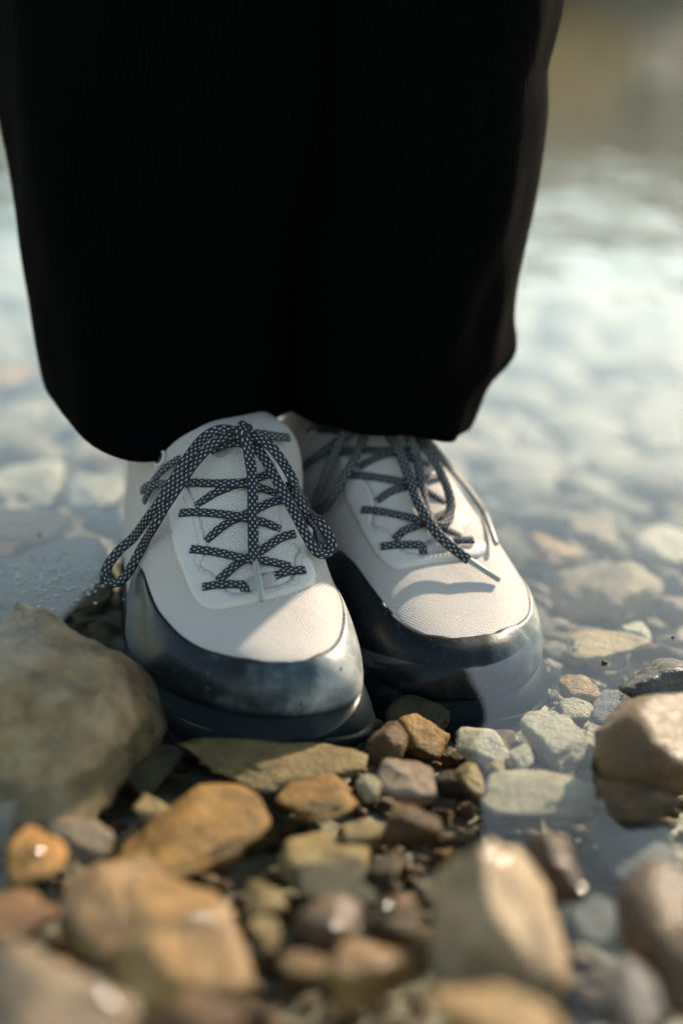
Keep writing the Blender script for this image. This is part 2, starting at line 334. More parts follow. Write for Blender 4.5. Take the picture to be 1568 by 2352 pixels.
class Shoe:
    def __init__(s, name, label, loc, rz, mirror, shift=1.0):
        s.shf = shift
        s.o = tag(empty(name, loc, rz), label, 'sneaker', 'pair of white sneakers'); s.mir = mirror
        s.M = Matrix.Translation(loc) @ Matrix.Rotation(rz, 4, 'Z'); s.Mi = s.M.inverted()
        ns, nf = 100, 56; s.ns, s.nf = ns, nf
        s.vs = []; s.uv = []
        for i in range(ns+1):
            row = [s.P(i/ns, k/nf) for k in range(nf+1)]
            mid = nf//2; acc = [0]*(nf+1)
            for k in range(1, nf+1): acc[k] = acc[k-1] + (row[k]-row[k-1]).length
            for k in range(nf+1): s.uv.append((acc[k]-acc[mid], L*(i/ns)**SPW*1.12))
            s.vs += row
        s.fs = [(i*(nf+1)+k, i*(nf+1)+k+1, (i+1)*(nf+1)+k+1, (i+1)*(nf+1)+k) for i in range(ns) for k in range(nf)]
        wv = [s.M @ v for v in s.vs]
        s.bvh = BVHTree.FromPolygons(wv, s.fs)
        up = mesh('upper', s.vs, s.fs, M_mesh, s.o, uvs=s.uv, world=False); fix_normals(up)
    def P(s, u, f, off=0.0):
        y = L*max(0.0, min(1, u))**SPW
        q = math.sqrt(y)
        hw, cx, zt, zb, n, sh = ip(HWq, q), ip(CX, y), ip(ZTq, q), ip(ZB, y), ip(NE, y), ip(SH, y)*s.shf
        if s.mir and y < .17: n += .5*math.sin(PI*min(1, y/.17))
        a = PI*f; c, si = math.cos(a), math.sin(a)
        C = -math.copysign(abs(c)**(2/n), c); Z = abs(si)**(2/n)
        v = Vector((cx + hw*C + sh*Z, y, zb + (zt-zb)*Z))
        if s.mir: v.x = -v.x
        if off:
            e = .004
            du = s.P(min(1, u+e), f)-s.P(max(0, u-e), f); df = s.P(u, min(1, f+e))-s.P(u, max(0, f-e))
            nn = df.cross(du)
            if s.mir: nn = -nn
            nn = -nn if False else nn
            if nn.length > 1e-12: v = v + nn.normalized()*off*s.sgn
        return v
    sgn = 1.0
    def hit(s, px, py):
        d = ray(px, py).normalized(); h = s.bvh.ray_cast(CAM, d)
        return h if h[0] is not None else None
    def near(s, p): return s.bvh.find_nearest(p)
    def uf(s, px, py):
        """surface parameters under a point"""
        h = s.hit(px, py)
        if h is None:
            h = s.bvh.find_nearest(at_y(px, py, (s.M @ Vector((0, .06, 0))).y))
        f = s.fs[h[2]]; p = s.Mi @ h[0]
        i, k = divmod(f[0], s.nf+1)
        a, b, d = s.vs[f[0]], s.vs[f[1]], s.vs[f[3]]
        e1, e2 = b-a, d-a; q = p-a
        g11, g12, g22 = e1.dot(e1), e1.dot(e2), e2.dot(e2); det = g11*g22-g12*g12 or 1e-12
        r1, r2 = q.dot(e1), q.dot(e2)
        return ((i + max(0, min(1, (g11*r2-g12*r1)/det)))/s.ns, (k + max(0, min(1, (g22*r1-g12*r2)/det)))/s.nf)
    def patch(s, name, poly, off, mat, holes=(), lab=None, step=.012, base=-.0006, parent=None, uvpoly=None):
        """a panel with thickness lying on the upper; outline traced on its surface"""
        def dens(pl):
            out = []
            for a in range(len(pl)):
                p, q = Vector(pl[a]), Vector(pl[(a+1) % len(pl)]); n = max(1, int((q-p).length/step/.6))
                out += [p+(q-p)*(k/n) for k in range(n)]
            return out
        def smooth(pl, it=2):
            for _ in range(it):
                o = []
                for a in range(len(pl)):
                    p, q = Vector(pl[a]), Vector(pl[(a+1) % len(pl)]); o += [p*.75+q*.25, p*.25+q*.75]
                pl = o
            return pl
        loops = [uvpoly or [s.uf(*p) for p in poly]] + [[s.uf(*p) for p in h] for h in holes]
        loops = [dens(smooth([tuple(p) for p in l])) for l in loops]
        pts = []; faces_in = []; edges = []
        for l in loops:
            b0 = len(pts); pts += l; m = len(l)
            edges += [(b0+k, b0+(k+1) % m) for k in range(m)]
        xs = [p[0] for p in loops[0]]; ysv = [p[1] for p in loops[0]]
        def inside(p, l):
            c = False; j = len(l)-1
            for i in range(len(l)):
                if (l[i][1] > p[1]) != (l[j][1] > p[1]) and p[0] < (l[j][0]-l[i][0])*(p[1]-l[i][1])/(l[j][1]-l[i][1]+1e-15)+l[i][0]: c = not c
                j = i
            return c
        def ok(p): return inside(p, loops[0]) and not any(inside(p, h) for h in loops[1:])
        x = min(xs)
        while x < max(xs):
            y = min(ysv)
            while y < max(ysv):
                if ok((x, y)): pts.append(Vector((x, y)))
                y += step
            x += step
        r = delaunay_2d_cdt([Vector((p[0], p[1])) for p in pts], edges, [], 0, 1e-6)
        P2, E2, F2 = r[0], r[1], r[2]
        F2 = [f for f in F2 if ok((sum(P2[i][0] for i in f)/len(f), sum(P2[i][1] for i in f)/len(f)))]
        n = len(P2)
        cnt = {}
        for f in F2:
            for a in range(len(f)):
                e = (f[a], f[(a+1) % len(f)]); cnt[tuple(sorted(e))] = cnt.get(tuple(sorted(e)), 0)+1
        rim = {i for e, c in cnt.items() if c == 1 for i in e}
        top = [s.P(p[0], p[1], off*(.55 if i in rim else 1.0)) for i, p in enumerate(P2)]; bot = [s.P(p[0], p[1], base) for p in P2]
        fs = [tuple(f) for f in F2]
        for f in F2:
            for a in range(len(f)):
                e = (f[a], f[(a+1) % len(f)])
                if cnt[tuple(sorted(e))] == 1: fs.append((e[1], e[0], e[0]+n, e[1]+n))
        def muv(p):
            a = min(int(p[0]*s.ns), s.ns-1); b = min(int(p[1]*s.nf), s.nf-1)
            return s.uv[a*(s.nf+1)+b] if False else (s.uv[a*(s.nf+1)+b][0]+(s.uv[a*(s.nf+1)+b+1][0]-s.uv[a*(s.nf+1)+b][0])*(p[1]*s.nf-b), L*p[0]**SPW*1.12)
        uv = [muv(p) for p in P2]*2
        o = mesh(name, top+bot, fs, mat, parent or s.o, uvs=uv, world=False); fix_normals(o)
        if lab: o['label'] = lab
        return o, loops
    def ribbon(s, name, pts, width=.0054, thick=.0017, mat=None, parent=None, closed_end=True, lab=None):
        """a flat woven lace along world points [(p, normal)]"""
        mat = mat or M_lace
        P = [p for p, n in pts]; N = [n for p, n in pts]
        fine = []; m = len(P)
        for i in range(m-1):
            p0, p1, p2, p3 = P[max(0, i-1)], P[i], P[i+1], P[min(m-1, i+2)]
            k = max(3, int((p2-p1).length/.0012))
            for j in range(k):
                t = j/k
                q = .5*((2*p1)+(p2-p0)*t+(2*p0-5*p1+4*p2-p3)*t*t+(3*p1-p0-3*p2+p3)*t**3)
                fine.append((q, N[i].lerp(N[i+1], t)))
        fine.append((P[-1], N[-1]))
        prof = []
        for j in range(12):
            a = 2*PI*j/12; c, si = math.cos(a), math.sin(a)
            prof.append((math.copysign(abs(c)**.7, c)*.5, math.copysign(abs(si)**.8, si)*.5))
        vs = []; uv = []; fs = []; acc = random.random()*.01
        for i, (q, n) in enumerate(fine):
            a = fine[max(0, i-1)][0]; b = fine[min(len(fine)-1, i+1)][0]; t = (b-a).normalized()
            if i: acc += (q-fine[i-1][0]).length
            sd_ = t.cross(n).normalized(); nn = sd_.cross(t).normalized()
            wj = width*(1+.05*noise.noise(q*400))
            for (x, z) in prof:
                vs.append(q + sd_*x*wj + nn*z*thick); uv.append((acc, (x+.5)*.006))
        m = len(prof)
        for i in range(len(fine)-1):
            for j in range(m):
                fs.append((i*m+j, i*m+(j+1) % m, (i+1)*m+(j+1) % m, (i+1)*m+j))
        fs.append(tuple(range(m))[::-1]); fs.append(tuple((len(fine)-1)*m+j for j in range(m)))
        vs = [s.Mi @ v for v in vs]
        o = mesh(name, vs, fs, mat, parent or s.o, uvs=uv, world=False); fix_normals(o)
        if lab: o['label'] = lab
        return o
    def sp(s, px, py, lift):
        """a lace point lying lift metres off the upper under the pixel; (lift as ('y', Y)) in free air"""
        if isinstance(lift, tuple):
            p = at_y(px, py, lift[1]); n = (CAM-p).normalized()*.9 + Vector((0, 0, .25)); return p, n.normalized()
        h = s.hit(px, py)
        if h is None:                                   # beside the shoe: hang at the depth of the nearest surface
            d = ray(px, py); best = min((s.bvh.find_nearest(CAM+d*(k*.004)) + (CAM+d*(k*.004),) for k in range(190, 270)), key=lambda q: q[3])
            return best[4], (best[1] if best[1].dot(d) < 0 else -best[1]).lerp(-d.normalized(), .4).normalized()
        n = h[1] if h[1].dot(ray(px, py)) < 0 else -h[1]
        d = ray(px, py).normalized(); k = lift/max(.35, -d.dot(n))
        return h[0]-d*k, n.lerp(-d, min(.78, lift*110)).normalized()
    def lace(s, name, pts, **kw):
        return s.ribbon(name, [s.sp(*p) for p in pts], **kw)
    def sole(s):
        out = []
        def outline(off):
            l, r = [], []
            for i in range(61):
                t = i/60; y = L*t**SPW if t < .6 else None
            ysamp = [L*(i/50)**2*.5 for i in range(51)] + [L*.5+L*.5*(1-(1-i/40)**2) for i in range(1, 41)]
            for y in ysamp:
                hw, cx = ip(HWq, math.sqrt(y)), ip(CX, y)
                hw = max(hw, .0005)
                l.append(Vector((cx-hw, y))); r.append(Vector((cx+hw, y)))
            loop = l + r[::-1]; m = len(loop); o = []
            for i in range(m):
                a, b = loop[i-1], loop[(i+1) % m]; t = b-a
                n = Vector((-t.y, t.x)); n = n.normalized() if n.length > 1e-9 else Vector((0, 0))
                p = loop[i] + n*off*(1-.75*min(1, max(0, loop[i].y-.03)/.08))
                o.append(Vector((-p.x if s.mir else p.x, p.y)))
            return o
        def loft(name, prof, mat):
            vs = []; fs = []
            for z, off in prof:
                vs += [Vector((p.x, p.y, z + (.006*max(0, (p.y-.12)/.16) if z > -.01 else 0) + (max(0, .05-p.y)/.05)**2*(.006 if z < -.02 else 0))) for p in outline(off)]
            m = len(vs)//len(prof)
            for k in range(len(prof)-1):
                for i in range(m): fs.append((k*m+i, k*m+(i+1) % m, (k+1)*m+(i+1) % m, (k+1)*m+i))
            # caps: pair left with right points
            for base in (0, (len(prof)-1)*m):
                for i in range(m//2-1): fs.append((base+i, base+i+1, base+m-2-i, base+m-1-i))
            o = mesh(name, vs, fs, mat, s.o, world=False); fix_normals(o); return o
        sg = OFFS
        loft('midsole', [(-.030, .003*sg), (-.028, .0065*sg), (-.021, .0085*sg), (-.0165, .0068*sg), (-.0155, .0069*sg), (-.009, .0040*sg), (-.005, .0010*sg), (-.003, -.002*sg), (-.002, -.008*sg)], M_mid)
        loft('outsole', [(-.037, .000*sg), (-.0365, .002*sg), (-.0345, .0045*sg), (-.0305, .0040*sg), (-.0299, .0015*sg), (-.0298, -.006*sg)], M_out)
    def rand(s, tab_l, tab_m):
        """rubber toe rand: from the feather edge up to the given share of the section"""
        vs = []; fs = []; nu, nk = 220, 14
        for i in range(nu+1):
            y = .14*(i/nu)**1.8; u = (max(y, 1e-5)/L)**(1/SPW)
            a = ip(tab_l, y); b = ip(tab_m, y)
            for k in range(nk+1): vs.append(s.P(u, a*k/nk, .0012*(1 if 0 < k < nk else .5)))
            for k in range(nk+1): vs.append(s.P(u, 1-b*k/nk, .0012*(1 if 0 < k < nk else .5)))
        r = 2*(nk+1)
        for i in range(nu):
            for k in list(range(nk))+list(range(nk+1, 2*nk+1)):
                fs.append((i*r+k, i*r+k+1, (i+1)*r+k+1, (i+1)*r+k))
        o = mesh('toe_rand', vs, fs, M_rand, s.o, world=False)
        bm = bmesh.new(); bm.from_mesh(o.data); bmesh.ops.remove_doubles(bm, verts=bm.verts, dist=.00025)
        bmesh.ops.recalc_face_normals(bm, faces=bm.faces); bm.to_mesh(o.data); bm.free()
        for p in o.data.polygons: p.use_smooth = True
        md = o.modifiers.new('thickness', 'SOLIDIFY'); md.thickness = .0012; md.offset = -1
        return o
    def stitches(s, loop, off, inset, rng=None, name='stitching'):
        vs = []; fs = []
        m = len(loop)
        cx = sum(p[0] for p in loop)/m; cy = sum(p[1] for p in loop)/m
        pts = [s.P(p[0], p[1], off) for p in loop]
        acc = 0; last = 0; seg = []
        dense = []
        for i in range(m):
            a, b = pts[i], pts[(i+1) % m]; k = max(1, int((b-a).length/.0004))
            if rng and not rng(loop[i]): continue
            for j in range(k): dense.append(a.lerp(b, j/k))
        i = 0
        while i+4 < len(dense):
            a, b = dense[i], dense[i+4]
            if (b-a).length < .003:
                t = (b-a).normalized(); x = t.orthogonal().normalized(); z = t.cross(x); r = .00032; b0 = len(vs)
                for e in (a, b):
                    for q in range(4): vs.append(e + x*r*math.cos(q*PI/2) + z*r*math.sin(q*PI/2))
                for q in range(4): fs.append((b0+q, b0+(q+1) % 4, b0+4+(q+1) % 4, b0+4+q))
                fs.append((b0+3, b0+2, b0+1, b0)); fs.append((b0+4, b0+5, b0+6, b0+7))
            i += 7
        if vs: return mesh(name, vs, fs, M_thr, s.o, world=False)
    def aglet(s, a, b, parent):
        """plastic tip from world point a to b"""
        t = (b-a).normalized(); x = t.orthogonal().normalized(); z = t.cross(x); vs = []; fs = []; n = 10
        for k, (f, r) in enumerate(((0, .0015), (.04, .00175), (.5, .00165), (.96, .0016), (1, .0011))):
            for q in range(n):
                c = a + (b-a)*f; vs.append(s.Mi @ (c + (x*math.cos(q*2*PI/n) + z*math.sin(q*2*PI/n))*r))
            if k:
                for q in range(n): fs.append(((k-1)*n+q, (k-1)*n+(q+1) % n, k*n+(q+1) % n, k*n+q))
        fs.append(tuple(range(n))[::-1]); fs.append(tuple(4*n+q for q in range(n)))
        return mesh('aglet', vs, fs, M_agl, parent, world=False)
    def eyelet(s, px, py, r=.0042):
        h = s.hit(px, py)
        if h is None: return
        n = h[1] if h[1].dot(ray(px, py)) < 0 else -h[1]
        x = n.orthogonal().normalized(); z = n.cross(x); c = h[0] + n*.0006; vs = []; fs = []
        for i in range(20):
            a = i*2*PI/20; d = x*math.cos(a)+z*math.sin(a)
            for q in range(6):
                b = q*2*PI/6; vs.append(s.Mi @ (c + d*(r+.0011*math.cos(b)) + n*.0009*math.sin(b)))
        for i in range(20):
            for q in range(6): fs.append((i*6+q, i*6+(q+1) % 6, ((i+1) % 20)*6+(q+1) % 6, ((i+1) % 20)*6+q))
        e = mesh('eyelet', vs, fs, M_film, s.o, world=False)
        mesh('eyelet_hole', [s.Mi @ (c+(x*math.cos(i*2*PI/16)+z*math.sin(i*2*PI/16))*r*.85+n*.0002) for i in range(16)], [tuple(range(16))], M_hole, e, world=False)
OFFS = 1.0
def c1(x, y): return (200.9+x*.4027, 918.6+y*.4027)
def c2(x, y): return (631.5+x*.42106, 918.6+y*.42106)
def CL(f, pts, d=.0022):
    return [(*f(p[0], p[1]), p[2] if len(p) > 2 else d) for p in pts]

LEFT = Shoe('sneaker', 'cream mesh sneaker nearest the camera, all of its toe shaded but a sunlit patch', (-0.0342, -0.0006, 0), R(13.2), False)
RIGHT = Shoe('sneaker', 'cream mesh sneaker further back, turned outward with its right side in full sun', (0.0918, 0.0755, -.016), R(24.2), True, .15)

# ------------------------------------------------------------------ shoe details
def dress_left(s):
    s.sole()
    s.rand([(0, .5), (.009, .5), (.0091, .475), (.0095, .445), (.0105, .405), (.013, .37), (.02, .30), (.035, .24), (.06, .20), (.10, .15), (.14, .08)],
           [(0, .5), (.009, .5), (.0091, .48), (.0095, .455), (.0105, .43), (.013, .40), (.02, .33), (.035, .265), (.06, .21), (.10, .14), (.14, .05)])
    throat = [c1(*p) for p in [(560, 300), (575, 480), (600, 560), (640, 660), (680, 800), (690, 860), (640, 930), (660, 965), (720, 985), (770, 1085), (860, 1110), (900, 1100), (1060, 1070), (1160, 1030), (1175, 960), (1175, 890), (1225, 855), (1150, 800), (1110, 740), (1090, 600), (1080, 480), (1060, 330), (1000, 240), (700, 200)]]
    s.patch('tongue', throat, .0012, M_tongue)
    eo = [c1(*p) for p in [(500, 330), (500, 460), (455, 640), (500, 870), (560, 1010), (620, 1150), (690, 1200), (800, 1195), (1000, 1150), (1210, 1090), (1290, 1060), (1300, 1000), (1250, 860), (1180, 700), (1135, 560), (1120, 430), (1110, 340), (1040, 260), (1085, 600), (1100, 740), (1150, 810), (1225, 855), (1185, 890), (1178, 960), (1172, 1030), (1060, 1075), (900, 1105), (850, 1115), (765, 1085), (720, 985), (650, 962), (645, 930), (690, 855), (680, 800), (640, 660), (600, 545), (555, 480)]]
    o, loops = s.patch('eyestay', eo, .0015, M_film)
    cen = s.uf(*c1(900, 760))
    ins = [c1(*p) for p in [(555, 560), (600, 660), (640, 820), (610, 930), (640, 990), (700, 1010), (745, 1100), (850, 1140), (1060, 1105), (1200, 1060), (1215, 960), (1215, 900)]]
    s.stitches([s.uf(*p) for p in ins],   .0017, 0, rng=None)
    s.patch('lace_keeper', [c1(*p) for p in [(895, 1030), (980, 1010), (1060, 985), (1080, 1070), (1000, 1085), (905, 1100)]], .0032, M_web)
    s.patch('tongue_badge', [c1(*p) for p in [(690, 270), (830, 265), (815, 310), (765, 345), (715, 325)]], .0028, M_badge)
    s.eyelet(*c1(415, 335))
    for pts in [
        [(655, 1066), (770, 1052), (860, 1052), (893, 1058), (900, 1092, .001)],
        [(744, 1030, .001), (790, 990), (860, 930), (930, 890), (1000, 853), (1085, 795), (1140, 772), (1184, 764, .003)],
        [(588, 850), (700, 862), (800, 882), (900, 905, .004), (985, 912, .004), (1080, 930), (1162, 950, .001)],
        [(1058, 1012, .001), (1100, 990), (1160, 975), (1242, 968, .003)],
        [(678, 805, .001), (740, 745), (810, 695), (880, 665), (920, 645), (990, 610), (1060, 580), (1135, 568, .003)],
        [(528, 645), (620, 640), (750, 650), (880, 668, .004), (980, 690, .003), (1040, 710), (1100, 738, .001)],
        [(618, 605, .001), (680, 560), (740, 525), (850, 482), (940, 455), (1000, 435), (1050, 420, .003)],
        [(545, 470), (620, 472), (700, 475), (850, 476, .004), (950, 492, .004), (1020, 512), (1078, 538, .001)]]:
        s.lace('lace_crossing', CL(c1, pts), width=.0049)
    s.lace('lace_crossing', CL(c1, [(308, 520, .004), (345, 488, .005), (440, 478, .003), (545, 470, .0025)]), width=.0045)
    s.lace('lace_crossing', CL(c1, [(322, 580, .003), (345, 530, .005), (380, 460, .005), (440, 390, .004), (530, 330, .004)]), width=.0042)
    # bow
    s.lace('lace_loop', CL(c1, [(875, 185, .010), (760, 168, .012), (665, 215, .013), (585, 310, .014), (500, 440, .014), (420, 570, .012), (340, 680, .011), (262, 785, ('y', .124)), (180, 860, ('y', .122)), (120, 940, ('y', .120)), (100, 1010, ('y', .118)), (140, 1045, ('y', .116)), (205, 1020, ('y', .115)), (262, 935, ('y', .115)), (320, 825, ('y', .115)), (385, 710, .010), (450, 600, .010), (530, 480, .012), (600, 375, .012), (690, 275, .011), (780, 215, .010), (870, 200, .009)]), width=.0054, thick=.0019)
    s.lace('lace_loop', CL(c1, [(890, 200, .010), (960, 215, .011), (1040, 262, .012), (1110, 350, .011), (1180, 470, .010), (1240, 580, .009), (1310, 680, ('y', .104)), (1370, 760, ('y', .100)), (1396, 830, ('y', .096)), (1368, 872, ('y', .093)), (1315, 872, ('y', .090)), (1262, 800, .007), (1200, 680, .008), (1140, 570, .008), (1085, 470, .009), (1030, 370, .009), (970, 280, .009), (900, 215, .008)]), width=.0056, thick=.0019)
    s.lace('lace_loop', CL(c1, [(1150, 470, .006), (1200, 560, .007), (1250, 650, .007), (1300, 740, .006), (1335, 835, ('y', .092))]), width=.005)
    s.lace('lace_crossing', CL(c1, [(920, 190, .007), (1000, 195, .006), (1060, 205, .006), (1150, 215, .004)]), width=.005)
    s.lace('lace_crossing', CL(c1, [(700, 290, .005), (790, 250, .006), (880, 250, .006), (960, 300, .005)]), width=.005)
    s.lace('lace_knot', CL(c1, [(862, 225, .012), (875, 195, .014), (885, 160, .014), (900, 150, .012), (915, 190, .011)]), width=.007, thick=.003)
    e = s.lace('lace_end', CL(c1, [(888, 150, .013), (898, 215, .013), (922, 320, .011), (940, 450, .009), (943, 600, .008), (945, 750, .007), (947, 850, .007), (957, 932, .007)]), width=.0057, thick=.0019)
    s.aglet(s.sp(*c1(958, 925), .0072)[0], s.sp(*c1(995, 1148), .0062)[0], e)
def dress_right(s):
    s.sole()
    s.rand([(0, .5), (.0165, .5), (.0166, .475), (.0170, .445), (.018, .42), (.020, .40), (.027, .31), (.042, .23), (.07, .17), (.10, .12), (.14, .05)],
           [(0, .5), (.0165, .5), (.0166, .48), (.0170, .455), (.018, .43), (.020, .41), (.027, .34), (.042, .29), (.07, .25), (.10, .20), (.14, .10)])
    throat = [c2(*p) for p in [(380, 240), (455, 380), (500, 450), (555, 560), (520, 690), (600, 705), (650, 760), (690, 830), (800, 845), (900, 830), (990, 820), (1020, 730), (1060, 660), (975, 620), (900, 420), (830, 280), (720, 190), (520, 150)]]
    s.patch('tongue', throat, .0012, M_tongue)
    eo = [c2(*p) for p in [(330, 290), (375, 530), (440, 640), (500, 760), (560, 860), (640, 925), (720, 920), (880, 890), (1080, 870), (1150, 840), (1140, 760), (1060, 560), (960, 400), (900, 330), (930, 480), (985, 620), (1060, 660), (1030, 730), (1000, 800), (900, 835), (800, 850), (690, 835), (650, 760), (600, 705), (530, 700), (520, 670), (555, 580), (500, 450), (445, 365), (395, 300)]]
    s.patch('eyestay', eo, .0015, M_film)
    ins = [c2(*p) for p in [(480, 470), (525, 560), (505, 680), (530, 715), (600, 730), (650, 800), (690, 850), (800, 868), (900, 855), (1000, 840)]]
    s.stitches([s.uf(*p) for p in ins],   .0017, 0)
    s.patch('lace_keeper', [c2(*p) for p in [(805, 785), (880, 765), (960, 760), (985, 815), (900, 835), (815, 848)]], .0032, M_web)
    s.eyelet(*c2(195, 165), r=.0046)
    for pts in [
        [(575, 800), (660, 790), (760, 790), (800, 795), (812, 838, .001)],
        [(650, 762, .001), (700, 715), (760, 690), (820, 668), (880, 640), (950, 612)],
        [(472, 598), (560, 605), (680, 628), (790, 655, .004), (860, 678, .004), (920, 700), (1015, 745, .001)],
        [(960, 775, .001), (1010, 766), (1082, 764, .003)],
        [(553, 555, .001), (620, 505), (700, 475), (760, 462), (830, 432), (905, 415)],
        [(412, 410), (500, 415), (600, 430), (700, 448, .004), (780, 475, .004), (850, 510), (930, 560, .001)],
        [(458, 372, .001), (530, 325), (620, 292), (700, 282), (780, 262)],
        [(355, 285), (430, 275), (520, 275), (640, 282, .004), (720, 305, .004), (840, 355, .001)]]:
        s.lace('lace_crossing', CL(c2, pts), width=.0049)
    s.lace('lace_crossing', CL(c2, [(200, 145, .003), (270, 128, .005), (350, 125, .006), (430, 120, .007)]), width=.005)
    s.lace('lace_crossing', CL(c2, [(140, 372, .003), (210, 320, .004), (280, 270, .005), (350, 220, .006), (430, 165, .007)]), width=.005)
    s.lace('lace_loop', CL(c2, [(410, 110, 0.0082), (372, 180, 0.0088), (338, 260, 0.0088), (300, 350, 0.0088), (262, 450, 0.0088), (228, 540, 0.0075), (225, 595, 0.0061), (262, 590, 0.0061), (310, 530, 0.0075), (370, 430, 0.0082), (420, 350, 0.0082), (455, 270, 0.0082), (485, 180, 0.0082), (500, 110, 0.0075)]), width=.0057, thick=.0019)
    s.lace('lace_loop', CL(c2, [(690, 120, 0.0082), (740, 220, 0.0088), (772, 310, 0.0082), (793, 420, 0.0075), (806, 520, 0.0068), (830, 620, 0.0068), (870, 685, 0.0061), (920, 680, 0.0061), (950, 630, 0.0061), (957, 560, 0.0068), (935, 470, 0.0068), (890, 370, 0.0075), (835, 280, 0.0075), (770, 190, 0.0075), (730, 120, 0.0068)]), width=.0056, thick=.0019)
    e = s.lace('lace_end', CL(c2, [(560, 110, 0.0088), (610, 170, 0.0095), (660, 250, 0.0095), (705, 350, 0.0095), (745, 460, 0.0095), (785, 570, 0.0102), (830, 650, 0.0095), (885, 730, 0.0088), (960, 800, 0.0075), (1058, 875, 0.0061)]), width=.0060, thick=.0019)
    s.aglet(s.sp(*c2(1052, 870), .0061)[0], s.sp(*c2(1225, 985), .0026)[0], e)
    e = s.lace('lace_end', CL(c2, [(770, 150, 0.0095), (810, 205, 0.0088), (880, 285, 0.0082), (960, 375, 0.0075), (1050, 480, 0.0061), (1110, 560, 0.0054), (1148, 632, 0.0054)]), width=.0057, thick=.0019)
    s.aglet(s.sp(*c2(1144, 622), .0054)[0], s.sp(*c2(1205, 790), .0045)[0], e)
dress_left(LEFT); dress_right(RIGHT)

# ------------------------------------------------------------------ person: legs and black trousers
person_me = None
def tube(rings, n, fn):
    vs = []; fs = []
    for r in rings: vs += [fn(r, 2*PI*k/n) for k in range(n)]
    for i in range(len(rings)-1):
        for k in range(n): fs.append((i*n+k, i*n+(k+1) % n, (i+1)*n+(k+1) % n, (i+1)*n+k))
    return vs, fs
bv = []; bf = []
for (ax, ay, hx) in ((-.080, .235, -.09), (.012, .25, .07)):
    rings = [(.03, ax, ay, .030), (.08, ax, ay, .034), (.2, ax, ay+.01, .042), (.33, ax*.98, ay+.02, .052), (.47, (ax+hx)/2, ay+.0, .052), (.6, hx, ay+.0, .065), (.78, hx*.95, ay+.01, .08), (.9, hx*.8, ay+.01, .085), (.95, hx*.7, ay+.01, .06), (.955, hx*.7, ay+.01, .005)]
    v, f = tube(rings, 20, lambda r, a: Vector((r[1]+r[3]*math.cos(a), r[2]+r[3]*math.sin(a), r[0])))
    b0 = len(bv); bv += v; bf += [tuple(i+b0 for i in q) for q in f]
person = mesh('person', bv, bf, M_skin)
tag(person, 'person standing in shallow water in wide black trousers, seen from the shins down', 'person')
def outline(tab, y): return ip(tab, y)
LL = [(-1500, -90), (-400, -38), (-100, -12), (0, -6), (100, 2), (250, 15), (400, 35), (550, 60), (680, 82), (760, 101), (850, 126), (905, 150), (960, 178)]
LR = [(-1500, 700), (-400, 800), (0, 880), (300, 850), (550, 775), (760, 740), (900, 712), (960, 690)]
RL = [(-1500, 700), (-400, 720), (0, 690), (300, 670), (550, 615), (760, 630), (900, 655), (960, 668)]
RR = [(-1500, 1420), (-700, 1350), (-300, 1310), (0, 1286), (80, 1270), (160, 1252), (220, 1253), (300, 1245), (430, 1226), (540, 1203), (650, 1178), (740, 1160), (830, 1134), (880, 1108), (950, 1052), (1000, 1012)]
def trouser_leg(lt, rt, cy, hem, zhem, depth, seed, squeeze):
    vs = []; fs = []; n = 96; zs = []
    z = 0.0
    while z < .86: zs.append(z); z += .004 if z < .36 else .02
    for z in zs:
        def side(tab):
            lo, hi = -6000.0, 1250.0
            for _ in range(40):
                m_ = (lo+hi)/2
                if at_y(outline(tab, m_), m_, cy(z)).z > z+zhem: lo = m_
                else: hi = m_
            return at_y(outline(tab, lo), lo, cy(z)).x
        xl, xr = side(lt), side(rt)
        cx, rx = (xl+xr)/2, (xr-xl)/2; ry = depth(z)
        for k in range(n):
            a = 2*PI*k/n; c, si = math.cos(a), math.sin(a)
            e = 2/(2.0 if seed < 5 else 2.25)
            px = cx + rx*math.copysign(abs(c)**e, c)*(1.075-.20*(.5+.5*si)); py = cy(z) + ry*math.copysign(abs(si)**e, si)
            zz = z + zhem + hem(a)*max(0, 1-z/.09)**1.5
            wv = noise.noise((c*1.6+seed, si*1.6, z*5))*.007*(min(1, z/.05)*.8+.2) + noise.noise((c*3+seed, si*3+9, z*16-c*2))*.0035
            wv += max(0, 1-z/.11)*(1 if seed > 5 else .35*max(0, 1+c))*(.0035*math.sin(a*7+seed+z*30) + .003*math.sin(a*11-z*55))
            if seed > 5: wv += .010*max(0, c)*math.exp(-((z-.040)/.012)**2)*max(0, 1-abs(si+.35)*1.4) - .007*max(0, c)*math.exp(-((z-.018)/.012)**2)
            wv += .004*noise.noise((c*2+seed*2, si*2, z*9+c*3))
            wv *= (1-abs(c)**6*.55)
            vs.append(Vector((px + wv*c, py + wv*si, zz)))
    m = len(zs)
    for i in range(m-1):
        for k in range(n): fs.append((i*n+k, i*n+(k+1) % n, (i+1)*n+(k+1) % n, (i+1)*n+k))
    return vs, fs
def hemL(a):
    c, si = math.cos(a), math.sin(a)
    return .012*max(0, -c)**2 - .013*max(0, -si)*math.exp(-((c+.15)/.7)**2) - .002*max(0, c) + .0012*math.sin(5*a)
def hemR(a):
    c, si = math.cos(a), math.sin(a)
    return .004*max(0, -c)**1.5 + .006*max(0, -si)*max(0, 1-abs(c-.1)*1.6) - .012*max(0, c)*max(0, -si) + .0012*math.sin(6*a+1)
tv, tf = trouser_leg(LL, LR, lambda z: .318+.01*min(1, z/.5), hemL, .086, lambda z: .162+.004*min(1, z/.2)-.03*min(1, z/.8), 3.1, 0)
b0 = len(tv)
v2, f2 = trouser_leg(RL, RR, lambda z: .305+.01*min(1, z/.5), hemR, .083, lambda z: .118+.015*min(1, z/.2)-.03*min(1, z/.8), 7.7, 0)
tv += v2; tf += [tuple(i+b0 for i in f) for f in f2]
